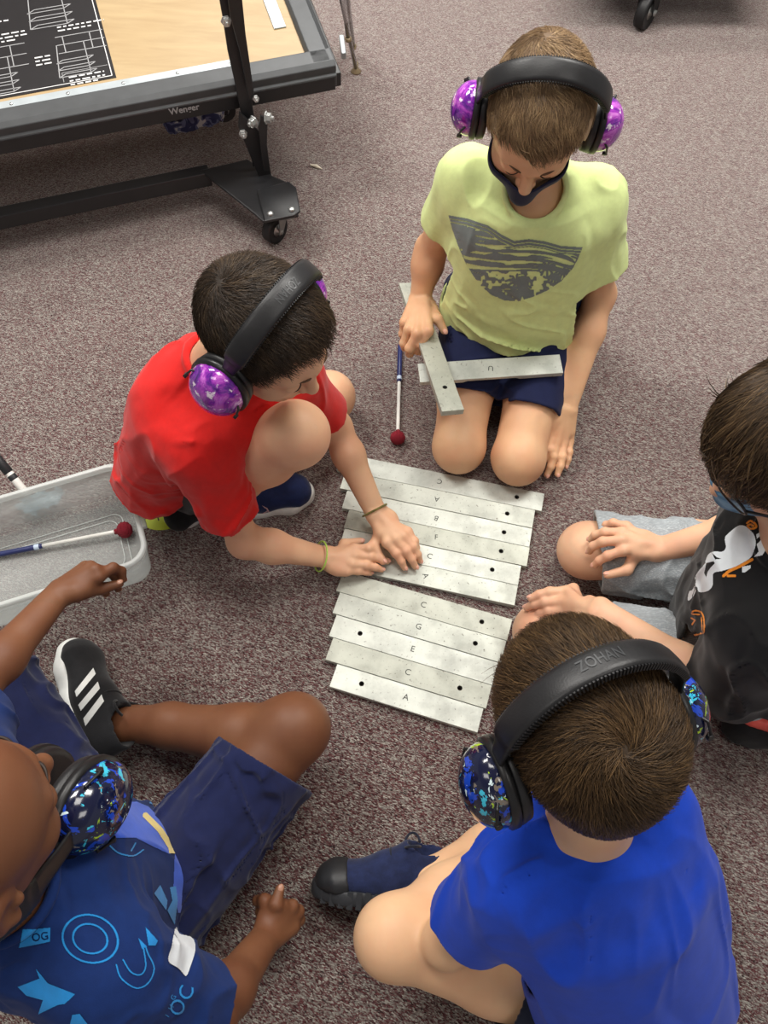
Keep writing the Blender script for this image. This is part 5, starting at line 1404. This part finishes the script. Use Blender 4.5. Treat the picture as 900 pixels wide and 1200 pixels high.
    decal('side_stripes', bv, (80, 775, 130, 858), .4, orr(*[in_poly(p) for p in ([(88, 810), (109, 783), (112, 790), (90, 817)], [(92, 826), (114.5, 799), (117, 807), (95, 833)], [(98, 842), (119, 814), (122, 822), (100.5, 851)])]), M_white, ks)
    # ear defenders round the neck: cups on the chest, band behind the nape
    mid_ = at(68, 934, .52); up = unit(neck + V3(-.02, -.02, .065) - mid_); r_ = unit(V3(.62, -.55, .50)); r_ = unit(r_ - up * (r_ @ up)); f_ = np.cross(up, r_)
    M2 = np.stack([r_, f_, up], 1); c2 = mid_ + up * .018
    ear_defenders(c2, M2, s, ED_G, 'graffiti-patterned ear defenders hanging round the neck above the printed navy shirt', 'graffiti-patterned ear defenders', width=.034, top=.205, lean=.0, cs=1.18, bulge=.036)
def mat_lens():
    n = NT('lens_glass'); n.base((1, 1, 1, 1)); n.set(Roughness=.03); n.b.inputs['Transmission Weight'].default_value = 1; n.b.inputs['IOR'].default_value = 1.1; return n.m
M_lens = mat_lens()
M_swoosh = mat_plain('pink_outline', (206, 170, 176), .6); M_brace = mat_cloth('braided_thread', (120, 112, 58), .3, weave=300, wstr=1); M_lband = mat_plain('lime_rubber', (176, 214, 92), .5)
M_wprint = mat_cloth('white_ink', (226, 232, 236), .03); M_oprint = mat_cloth('orange_ink', (232, 140, 44), .06); M_cprint = mat_cloth('cyan_ink', (36, 140, 214), .05); M_bprint = mat_cloth('cobalt_ink', (40, 90, 212), .05); M_yprint = mat_cloth('pale_yellow_ink', (236, 214, 130), .05)
M_navy2 = mat_cloth('deep_navy_shorts', (22, 30, 70))
def mat_tie():
    n = NT('tie_dye'); vec = n.coord(); z = n.noise(vec, 26, 3, .5, .8)
    n.base(n.ramp(z.outputs[0], [(.3, lin((40, 70, 100))), (.45, lin((96, 144, 178))), (.6, lin((136, 178, 204))), (.75, lin((70, 110, 140)))])); n.set(Roughness=.85); return n.m
M_tie = mat_tie()
boy_red()
boy_black()
boy_blue()
boy_print()
# ------------------------------------------------------------------ mallets
M_handle = mat_plain('navy_grip', (28, 38, 92), .35); M_shaft = mat_plain('white_shaft', (232, 230, 224), .35); M_band = mat_plain('pale_band', (190, 206, 226), .35)
def mat_yarn():
    n = NT('crimson_yarn'); vec = n.coord(); wv = n.n('TexWave'); wv.inputs['Scale'].default_value = 160; wv.inputs['Distortion'].default_value = 3; wv.inputs['Detail'].default_value = 2
    n.l(vec, wv.inputs['Vector']); n.base(n.ramp(wv.outputs['Fac'], [(0, lin((112, 16, 34))), (1, lin((176, 30, 54)))])); n.set(Roughness=.9); n.bump(wv.outputs['Fac'], .8, .002); return n.m
M_yarn = mat_yarn()
def mallet(tail, headp, label, R=.0165, grip=.42):
    tail = np.asarray(tail); headp = np.asarray(headp); d = unit(headp - tail); L = np.linalg.norm(headp - tail)
    root = empty('mallet', (headp + tail) / 2 * (1, 1, 0) + V3(0, 0, min(tail[2], headp[2]))); tag(root, label, 'mallet', 'yarn mallets')
    bm = bmesh.new(); bm_lathe(bm, tail + d * L * grip * .98, d, [(0, 0), (.0040, 0), (.0040, L * (1 - grip))], 16); bm_obj('shaft', bm, M_shaft, root, smooth=True)
    bm = bmesh.new(); bm_lathe(bm, tail, d, [(0, 0), (.0048, .0008), (.0056, .004), (.0056, L * grip - .012), (.0050, L * grip), (.004, L * grip)], 16); g = bm_obj('grip', bm, M_handle, root, smooth=True)
    bm = bmesh.new(); bm_lathe(bm, tail + d * (L * grip - .016), d, [(.0057, 0), (.0060, .001), (.0060, .009), (.0057, .010)], 16); bm_obj('band', bm, M_band, g, smooth=True)
    F = Field(); F.u(ell(headp, (R, R, R * .92), np.stack(frame(d), 1)), .003); F.u(cap(headp - d * R * .9, headp - d * R * 1.12, .0055, .0048), .003)
    F.disp(lambda x, y, z: .0012 * np.sin(((x - headp[0]) * frame(d)[0][0] + (y - headp[1]) * frame(d)[0][1] + (z - headp[2]) * frame(d)[0][2]) * 2200 + 40 * ((z - headp[2]))))
    v, q = sculpt(F, .0014); bm_ = add_np('yarn_head', v, q, M_yarn, root)
    return root
mallet(at(469, 404, .0065), at(466, 513, .0165), 'red-headed mallet lying on the carpet beside the kneeling boy')
# ------------------------------------------------------------------ clear storage box
def mat_frost(name, c, alpha, rough=.35):
    n = NT(name); n.base(lin(c)); n.set(Roughness=rough); n.b.inputs['Specular IOR Level'].default_value = .5
    tr = n.n('BsdfTransparent'); tr.inputs['Color'].default_value = (.97, .98, .98, 1)
    tl = n.n('BsdfTranslucent'); tl.inputs['Color'].default_value = lin(c)
    m1 = n.n('MixShader'); m1.inputs[0].default_value = .35; n.l(n.b.outputs[0], m1.inputs[1]); n.l(tl.outputs[0], m1.inputs[2])
    m2 = n.n('MixShader'); lw = n.n('LayerWeight'); lw.inputs['Blend'].default_value = .35
    mp = n.n('MapRange'); n.l(lw.outputs['Facing'], mp.inputs['Value']); mp.inputs['To Min'].default_value = alpha; mp.inputs['To Max'].default_value = min(1, alpha + .4)
    n.l(mp.outputs[0], m2.inputs[0]); n.l(tr.outputs[0], m2.inputs[1]); n.l(m1.outputs[0], m2.inputs[2]); n.l(m2.outputs[0], n.o.inputs['Surface'])
    vec = n.coord(); nz = n.noise(vec, 500, 2); n.bump(nz.outputs[0], .1, .0005)
    return n.m
M_frost = mat_frost('frosted_plastic', (214, 218, 216), .24); M_rim = mat_frost('frosted_rim', (230, 234, 232), .66)
BH = .11
RC = at(134, 541, BH); RN = at(176, 655, BH)            # far and near corners of the end nearest the boys
ex = unit(at(0, 580, BH) - RC); RC = RC - ex * .022; RN = RN - ex * .022; ey = unit((RN - RC) - ex * ((RN - RC) @ ex)); BW = (RN - RC) @ ey; BL_ = .60
def rrect(inset, r, z, n=8):
    """rounded outline in the box frame, counter-clockwise"""
    L, Wd = BL_, BW; pts = []
    for (cx, cy, a0) in ((inset + r, inset + r, 180), (L - inset - r, inset + r, 270), (L - inset - r, Wd - inset - r, 0), (inset + r, Wd - inset - r, 90)):
        for k in range(n + 1):
            a = math.radians(a0 + 90 * k / n); pts.append(RC * (1, 1, 0) + ex * (cx + r * math.cos(a)) + ey * (cy + r * math.sin(a)) + V3(0, 0, z))
    return pts
def loft(bm, loops, cap0=False, cap1=False):
    R = [[bm.verts.new(Vector(p)) for p in l] for l in loops]; n = len(R[0])
    for A, B in zip(R[:-1], R[1:]):
        for k in range(n): bm.faces.new((A[k], A[(k + 1) % n], B[(k + 1) % n], B[k]))
    if cap0: bm.faces.new(R[0][::-1])
    if cap1: bm.faces.new(R[-1])
mid = RC * (1, 1, 0) + ex * BL_ / 2 + ey * BW / 2
box = empty('storage_box', mid); tag(box, 'frosted clear plastic storage box with a mallet inside', 'storage box')
bm = bmesh.new()
loft(bm, [rrect(.020, .030, .0012), rrect(.016, .034, .006), rrect(.008, .036, BH - .012), rrect(.0095, .0345, BH - .012), rrect(.0178, .032, .008), rrect(.022, .028, .0032)], True, True)
bm_obj('tub', bm, M_frost, box, smooth=True)
bm = bmesh.new()
loft(bm, [rrect(.008, .036, BH - .014), rrect(.0, .042, BH - .013), rrect(-.001, .043, BH - .003), rrect(.0015, .041, BH), rrect(.008, .036, BH), rrect(.0095, .0345, BH - .003), rrect(.0095, .0345, BH - .013), rrect(.008, .036, BH - .014)])
bm_obj('rim', bm, M_rim, box, smooth=True, bevel=.0008)
bm = bmesh.new(); bm_box(bm, RC * (1, 1, 0) + ex * -.0035 + ey * BW * .5 + V3(0, 0, BH - .008), (.0045, .045, .0055), (ex, ey, (0, 0, 1))); bm_obj('latch_lip', bm, M_rim, box, bevel=.002)
bm = bmesh.new()
for (i0, i1) in ((.050, .0), (.062, .0)): bm_tube(bm, [p for p in rrect(i0, .02, .0042)], .0011, 6, closed=True)
bm_obj('floor_ridge', bm, M_rim, box, smooth=True)
mallet(at(-75, 664, .0095), at(146, 621, .0200), 'red-headed mallet lying inside the clear plastic box', grip=.56)
# pen-like tool leaning over the far rim and a clear bag in the box
pt = empty('marker_pen', at(30, 572, .06)); tag(pt, 'black and white marker pen leaning over the far rim of the plastic box', 'marker pen')
a = at(-8, 532, .135); b = at(34, 582, .075); d = unit(b - a); L = np.linalg.norm(b - a)
bm = bmesh.new(); bm_lathe(bm, a, d, [(0, 0), (.008, .001), (.0095, .006), (.0095, .045), (.0085, .046), (.0, .046)], 16); bm_obj('cap', bm, M_rub_blk, pt, smooth=True)
bm = bmesh.new(); bm_lathe(bm, a + d * .044, d, [(0, 0), (.0075, 0), (.008, .004), (.008, L - .05), (.005, L - .045), (0, L - .044)], 16); bm_obj('barrel', bm, M_shaft, pt, smooth=True)
bm = bmesh.new(); bm_lathe(bm, a + d * .052, d, [(.0081, 0), (.0084, .001), (.0084, .010), (.0081, .011)], 16); bm_obj('grip_ring', bm, M_rub_blk, pt, smooth=True)
F = Field(); c0 = at(48, 592, .030)
F.u(ecap(c0 - V3(.03, -.004, 0), c0 + V3(.030, .012, .004), V3(.3, 1, 0), (.024, .012), (.016, .010)), .01); F.disp(folds(.010, .016, V3(1, .4, 0), 2, 41, sharp=True)); F.disp(folds(.006, .010, V3(0, 1, .4), 2, 43))
v, q = sculpt(F, .0018); pb = add_np('plastic_bag', v, q, mat_frost('clear_film', (188, 212, 222), .42, .12)); tag(pb, 'crumpled clear plastic bag in the far side of the storage box', 'plastic bag')
# ------------------------------------------------------------------ lime floor marker
M_limev = mat_plain('lime_vinyl', (206, 218, 56), .5, 0, .04, 30); M_ink = mat_plain('black_ink', (52, 56, 24), .7)
c0 = at(192, 592, 0); bm = bmesh.new(); n = 48
bm_lathe(bm, c0, (0, 0, 1), [(0, .0004), (.0595, .0004), (.060, .0012), (.0595, .0020), (0, .0020)], n)
sp = bm_obj('floor_marker', bm, M_limev, smooth=False); tag(sp, 'round lime-yellow vinyl floor marker partly under the boy in red', 'floor marker')
bm = bmesh.new()
for P, w_ in (([(183, 597), (184, 603), (186, 610)], .0030), ([(183, 597), (192, 599), (203, 601)], .0030), ([(182, 583), (183, 588)], .0030)):
    for p, r in zip(P[:-1], P[1:]): bm_beam(bm, at(*p, .0022), at(*r, .0022), w_, .0006)
bm_obj('ink_strokes', bm, M_ink, sp)
# ------------------------------------------------------------------ bars held by the kneeling boy
hb0 = at(479, 331, .195); hb1 = at(531, 481, .240)
d = unit(hb1 - hb0); Lh = np.linalg.norm(hb1 - hb0); side = unit(np.cross(V3(0, 0, 1), d)); nrm = unit(np.cross(d, side)); nrm = nrm * np.sign(nrm[2])
nrm = unit(nrm + .10 * side)
chime_bar((hb0 + hb1) / 2, Lh, .043, d, nrm, B_[1], 'metal chime bar gripped in the kneeling boy\'s hand', 'metal chime bars held by the kneeling boy', [Lh / 2 - .062])
lb0 = at(491, 437, .198); lb1 = at(658, 426, .192)
d = unit(lb1 - lb0); Lh = np.linalg.norm(lb1 - lb0)
chime_bar((lb0 + lb1) / 2, Lh, .043, d, unit(V3(0.0, -.16, 1)), B_[3], 'metal chime bar lying across the kneeling boy\'s navy shorts', 'metal chime bars held by the kneeling boy', [-(Lh / 2 - .025)], 'U', 170)
# ------------------------------------------------------------------ folding riser
M_steel_blk = mat_plain('black_steel', (27, 27, 29), .38, 0, .08, 30); M_steel_gry = mat_plain('dark_grey_extrusion', (72, 74, 76), .45, .3, .06, 30); M_alu = mat_plain('brushed_strip', (178, 186, 190), .4, .4, .05, 30)
M_zinc = mat_plain('zinc_bolt', (196, 198, 196), .3, .85, .05, 60); M_poster = mat_plain('black_decal', (30, 28, 30), .35); M_pline = mat_plain('poster_white', (214, 214, 214), .5); M_pgrey = mat_plain('poster_grey', (150, 150, 152), .5)
def mat_ply():
    n = NT('plywood'); v = n.coord(scale=(6, 40, 40), rot=(0, 0, math.radians(-18))); nz = n.noise(v, 1.0, 5, .6, .6); v2 = n.coord(); n2 = n.noise(v2, 5, 2)
    c = n.ramp(nz.outputs[0], [(.3, lin((158, 134, 98))), (.7, lin((174, 151, 113)))]); n.base(n.mix(n.ramp(n2.outputs[0], [(.4, (0, 0, 0, 1)), (.7, (.5, .5, .5, 1))]), c, lin((162, 134, 94)))); n.set(Roughness=.45); return n.m
A18 = math.radians(17.9); rx = V3(math.cos(A18), math.sin(A18), 0); ry = V3(-math.sin(A18), math.cos(A18), 0)
TILT = math.radians(8); rn = ry * math.cos(TILT) + V3(0, 0, 1) * math.sin(TILT); rz = np.cross(rx, rn)
E0 = at(394, 78, .33)                                     # front corner of the deck frame, top edge
D = lambda a, b, c=0: E0 + rx * a + rn * b + rz * c       # a along the front edge (negative leftwards), b inwards, c off the deck
riser = empty('folding_riser', D(-.5, .3, 0) * (1, 1, 0)); tag(riser, 'folding choir riser with plywood deck, black steel frame and casters', 'choral riser')
LN = 1.35; DP = .62
def slab(name, a0, a1, b0, b1, c0, c1, mat, par=None, bevel=.002):
    bm = bmesh.new(); bm_box(bm, D((a0 + a1) / 2, (b0 + b1) / 2, (c0 + c1) / 2), (abs(a1 - a0) / 2, abs(b1 - b0) / 2, abs(c1 - c0) / 2), (rx, rn, rz)); return bm_obj(name, bm, mat, par or riser, bevel=bevel)
slab('deck_panel', -LN, -.02, .03, DP, -.022, -.004, mat_ply(), bevel=0)
def prof(name, path_a, path_b, pts, mat):                # extruded rail
    bm = bmesh.new(); A = [bm.verts.new(Vector(path_a(*p))) for p in pts]; B = [bm.verts.new(Vector(path_b(*p))) for p in pts]
    bm.faces.new(A[::-1]); bm.faces.new(B)
    for i in range(len(A)): j = (i + 1) % len(A); bm.faces.new((A[i], A[j], B[j], B[i]))
    return bm_obj(name, bm, mat, riser, bevel=.002)
rail = [(.058, .0), (.052, .010), (.012, .010), (.0, .002), (.0, -.016), (-.006, -.018), (-.006, -.046), (.006, -.052), (.050, -.052), (.058, -.03)]
prof('front_rail', lambda b, c: D(-LN, b, c), lambda b, c: D(.0, b, c), rail, M_steel_gry)
slab('lower_rail', -LN, -.004, -.007, .03, -.056, -.020, M_steel_blk)
prof('end_rail', lambda a, c: D(-a, .012, c), lambda a, c: D(-a, DP, c), rail, M_steel_gry)
slab('end_channel', -.012, .012, .0, DP, -.054, -.018, M_steel_blk)
st = slab('edge_strip', -LN, -.197, .060, .086, -.004, -.0005, M_alu, bevel=.0008)
bm = bmesh.new()
for i in range(9): bm_lathe(bm, D(-.235 - i * .125, .073, -.0005), rz, [(.0042, 0), (.0040, .0014), (.0022, .0022), (0, .0023)], 12)
bm_obj('screw_row', bm, M_zinc, st, smooth=True)
slab('edge_strip', -.108, -.078, .16, .42, -.004, -.0005, M_alu, bevel=.0008)
# instruction label with folding diagrams
pa1 = -.497; ps = slab('instruction_label', -LN, pa1, .098, .46, -.004, -.0028, M_poster, bevel=0)
def strokes(name, segs, w, mat):
    bm = bmesh.new()
    for (a0, b0), (a1, b1) in segs:
        p, q = D(a0, b0, -.0024), D(a1, b1, -.0024); bm_beam(bm, p, q, w, .0005, up=rz)
    return bm_obj(name, bm, mat, ps)
brd = [((-LN, .106), (pa1 - .008, .106)), ((pa1 - .008, .106), (pa1 - .008, .46))]; strokes('label_border', brd, .0020, M_pline)
dg = []
def cart(a, b, s, rows):                                 # outline drawing of the riser: rails, posts and shelves
    for k in range(rows): dg.extend([((a, b + .030 * s * k), (a + .095 * s, b + .030 * s * k)), ((a, b + .030 * s * k), (a + .02 * s, b + .030 * s * k + .012 * s)), ((a + .02 * s, b + .030 * s * k + .012 * s), (a + .115 * s, b + .030 * s * k + .012 * s)), ((a + .095 * s, b + .030 * s * k), (a + .115 * s, b + .030 * s * k + .012 * s))])
    dg.extend([((a, b), (a + .012 * s, b + .14 * s)), ((a + .095 * s, b), (a + .095 * s, b + .14 * s))])
cart(-.62, .128, .75, 3); cart(-.80, .112, .8, 3); cart(-.66, .30, .9, 3)
for a, b, w_, h_ in ((-.61, .205, .11, .055), (-.80, .19, .12, .07)):
    for k in range(3): dg.append(((a, b + h_ * k / 2), (a + w_, b + h_ * k / 2)))
    for k in (.15, .72): dg.append(((a + w_ * k, b), (a + w_ * k, b + h_)))
strokes('label_diagrams', dg, .0022, M_pgrey)
tx = []; r_ = random.Random(4)
def para(a, b, w_, rows):
    for k in range(rows):
        x = a; y = b - k * .012
        while x < a + w_ * (1 if k < rows - 1 else .7):
            l = r_.uniform(.006, .020); tx.append(((x, y), (min(x + l, a + w_), y))); x += l + .005
para(-.60, .292, .11, 2); para(-.80, .300, .13, 3); para(-.665, .205, .035, 3); para(-.60, .124, .080, 3); para(-.82, .345, .12, 2); para(-.85, .2, .04, 3); para(-1.05, .33, .17, 6)
strokes('label_text', tx, .0040, M_pline)
strokes('label_frame', [((-.613, .112), (-.613, .142)), ((-.613, .142), (pa1 - .012, .142))], .0014, M_pgrey)
# upright lock plate crossing the front rail, lower lever, foot plate and casters
pa = at(262, -30, .62); pb = at(293, 128, .36); pc = at(304, 206, .22)
def plate_px(name, pts, z_of, thick, mat, par=riser, bevel=.002, dirn=None):
    P = [at(x, y, z) for (x, y), z in zip(pts, z_of)]; bm = bmesh.new(); bm_prism(bm, P, np.asarray(dirn if dirn is not None else rx) * thick); return bm_obj(name, bm, mat, par, bevel=bevel)
fy = E0 @ ry
def on_front(x, y, off=-.012):
    """point of the sight line in the vertical plane just in front of the front rail"""
    dd = ray(x, y); t = ((fy + off) - CAM @ ry) / (dd @ ry); return CAM + dd * t
def plate_front(name, pts, off, thick, mat, par=riser):
    P = [on_front(x, y, off) for x, y in pts]; bm = bmesh.new(); bm_prism(bm, P, ry * thick); return bm_obj(name, bm, mat, par, bevel=.0015)
up_ = plate_front('lock_plate', [(250, -40), (276, -40), (281, 30), (288, 70), (297, 130), (306, 190), (297, 196), (284, 140), (276, 100), (267, 60), (261, 20)], -.016, .008, M_steel_blk)
plate_front('lock_plate', [(262, -40), (280, -40), (288, 40), (298, 110), (292, 118), (281, 60), (270, 20)], -.045, .006, M_steel_blk)
lev = plate_front('lever', [(281, 132), (300, 150), (310, 160), (318, 205), (334, 240), (329, 248), (314, 232), (292, 180), (280, 150)], -.040, .010, M_steel_blk)
plate_front('lever', [(306, 136), (314, 140), (313, 170), (317, 200), (309, 200), (303, 150)], -.070, .008, M_steel_blk)
def bolt(x, y, off, R=.009, ln=.016, par=riser, axis=None):
    bm = bmesh.new(); p = on_front(x, y, off); ax = -ry if axis is None else axis
    bm_lathe(bm, p, ax, [(0, -.004), (R * 1.3, -.004), (R * 1.3, 0), (R, 0), (R, ln * .6), (R * .5, ln * .62), (R * .5, ln), (0, ln)], 6); bm_obj('bolt', bm, M_zinc, par, bevel=.0008)
bolt(313, 138, -.080, .011, .016, axis=unit(rx - .5 * ry)); bolt(297, 143, -.050, .011, .016, axis=unit(-rx - .6 * ry)); bolt(285, 157, -.044, .008, .014); bolt(315, 223, -.052, .008, .014); bolt(265, 25, -.018, .009, .014); bolt(300, 116, -.050, .006, .010)
BZ = .095
bm = bmesh.new(); p0 = at(246, 205, BZ); p1 = p0 - rx * 1.2; bm_beam(bm, p0, p1, .038, .038); bm_obj('base_tube', bm, M_steel_blk, riser, bevel=.003)
plate_px('foot_plate', [(234, 199), (290, 186), (318, 205), (334, 212), (343, 216), (350, 252), (308, 259), (298, 250)], [BZ + .02] * 8, -.008, M_steel_blk, dirn=(0, 0, 1), bevel=.003)
plate_px('caster_plate', [(301, 222), (338, 212), (347, 219), (352, 246), (345, 252), (310, 259)], [BZ + .028] * 6, -.008, M_steel_blk, dirn=(0, 0, 1), bevel=.003)
for p in ((317, 251), (342, 246)):
    bm = bmesh.new(); q = at(*p, BZ + .028); bm_lathe(bm, q, (0, 0, 1), [(.008, 0), (.008, .003), (.005, .006), (0, .0065)], 12); bm_obj('bolt', bm, M_zinc, riser, smooth=True)
M_tyre = mat_plain('tyre_rubber', (30, 30, 32), .5); M_hub = mat_plain('caster_steel', (176, 178, 176), .35, .8)
def caster(c, axis, R, wd, par, fork_top, name='caster', forkmat=None):
    w = unit(axis); bm = bmesh.new()
    bm_lathe(bm, c, w, [(R * .45, -wd * .42), (R * .86, -wd * .42), (R * .97, -wd * .5), (R, -wd * .2), (R, wd * .2), (R * .97, wd * .5), (R * .86, wd * .42), (R * .45, wd * .42)], 36); wh = bm_obj(name, bm, M_tyre, par, smooth=True)
    bm = bmesh.new(); bm_lathe(bm, c, w, [(0, -wd * .62), (R * .16, -wd * .62), (R * .18, -wd * .45), (R * .46, -wd * .40), (R * .46, wd * .40), (R * .18, wd * .45), (R * .16, wd * .95), (0, wd * .95)], 20); bm_obj('hub', bm, M_hub, wh, smooth=True)
    bm = bmesh.new(); t = np.asarray(fork_top, float); tang = unit(np.cross(w, (0, 0, 1)))
    for s_ in (-1, 1):
        o = w * s_ * wd * .72
        bm_prism(bm, [c + o + tang * R * .2 - V3(0, 0, R * .18), c + o - tang * R * .2 - V3(0, 0, R * .18), V3(c[0], c[1], t[2]) + o + (t - c) * (1, 1, 0) - tang * R * .55, V3(c[0], c[1], t[2]) + o + (t - c) * (1, 1, 0) + tang * R * .55], w * s_ * .003)
    bm_box(bm, V3(t[0], t[1], t[2]), (wd * .75, R * .55, .002), (w, tang, (0, 0, 1))); bm_obj('fork', bm, forkmat or M_hub, wh)
    return wh
cc = at(322, 268, .036); caster(cc, unit(rx * .60 - ry * .80), .036, .026, riser, at(326, 240, BZ + .012))
c2 = at(262, 128, .16); caster(c2, ry, .030, .022, riser, c2 + V3(0, 0, .05), forkmat=M_steel_blk)
flat_text('maker_word', 'Wenger', on_front(216, 129, -.0095) + V3(0, 0, .002), rx, unit(V3(0, 0, 1)), .021, M_pgrey, riser, bold=.02, lift=.001)
# bundled cloth stored under the deck
F = Field(); c0 = at(226, 136, .17)
F.u(ecap(c0 - rx * .05, c0 + rx * .05, V3(0, 0, 1), (.030, .035), (.026, .03)), .02); F.disp(folds(.012, .03, V3(.4, 1, .3), 2, 51)); F.disp(folds(.008, .018, rx, 3, 52))
v, q = sculpt(F, .003); n = NT('patterned_rag'); vec = n.coord(); nz = n.noise(vec, 30, 2, .5, 1.); n.base(n.ramp(nz.outputs[0], [(.42, lin((38, 44, 84))), (.47, lin((90, 96, 130))), (.56, lin((176, 178, 180)))], 'CONSTANT')); n.set(Roughness=.8)
rg = add_np('bundled_cloth', v, q, n.m, riser)
# ------------------------------------------------------------------ chrome stand legs behind the riser
M_chrome = mat_plain('chrome', (190, 190, 192), .18, .95, .03, 20); M_brass = mat_plain('foot_glide', (176, 160, 128), .35, .7)
stand = empty('folding_stand', at(415, 80, 0)); tag(stand, 'chrome legged folding stand behind the corner of the riser', 'folding stand')
for (x0, y0, z0), (x1, y1, z1), g in (((392, -40, .40), (417, 80, .012), 1), ((403, -40, .38), (414, 54, .04), 0), ((398, -40, .36), (408, 45, .16), 0)):
    a, b = at(x0, y0, z0), at(x1, y1, z1)
    bm = bmesh.new(); bm_tube(bm, [a, b], .0065, 14); lg = bm_obj('leg', bm, M_chrome, stand, smooth=True)
    bm = bmesh.new(); dd = unit(b - a)
    if g: bm_lathe(bm, b * (1, 1, 0), (0, 0, 1), [(0, 0), (.015, .0), (.016, .004), (.008, .012), (.0075, .03), (0, .03)], 20)
    else: bm_lathe(bm, b - dd * .004, dd, [(.0066, 0), (.0095, .002), (.0095, .010), (0, .012)], 16)
    bm_obj('foot', bm, M_brass, lg, smooth=True)
bm = bmesh.new(); bm_beam(bm, at(400, 44, .24), at(403, 66, .22), .012, .022); bm_obj('hinge_bracket', bm, M_alu, stand, bevel=.002)
# ------------------------------------------------------------------ wheeled cart beyond the top edge
cart_ = empty('equipment_cart', at(762, 8, 0)); tag(cart_, 'black rubber caster of a wheeled cart at the top edge of the carpet', 'cart')
cw = at(758, 12, .052); wdir = unit(V3(.80, -.6, 0)); caster(cw, wdir, .052, .034, cart_, cw + V3(.0, .02, .07), name='wheel', forkmat=M_steel_blk)
bm = bmesh.new(); bm_box(bm, cw + V3(.05, .18, .16), (.30, .22, .02)); bm_obj('base_shelf', bm, M_steel_blk, cart_, bevel=.004)
bm = bmesh.new(); bm_lathe(bm, cw + V3(0, .02, .07), (0, 0, 1), [(0, 0), (.018, 0), (.018, .08), (0, .08)], 16); bm_obj('swivel_stem', bm, M_steel_blk, cart_, smooth=True)

# scrap of lint on the carpet
F = Field(); c0 = at(371, 195, .004); F.u(cap(c0 - V3(.016, -.006, 0), c0, .003, .0045), .004); F.u(cap(c0, c0 + V3(.014, -.010, 0), .0045, .002), .004)
v, q = sculpt(F, .0012); tag(add_np('lint_scrap', v, q, mat_plain('pale_lint', (206, 196, 178), .9)), 'small pale scrap of lint on the carpet beside the riser caster', 'lint')
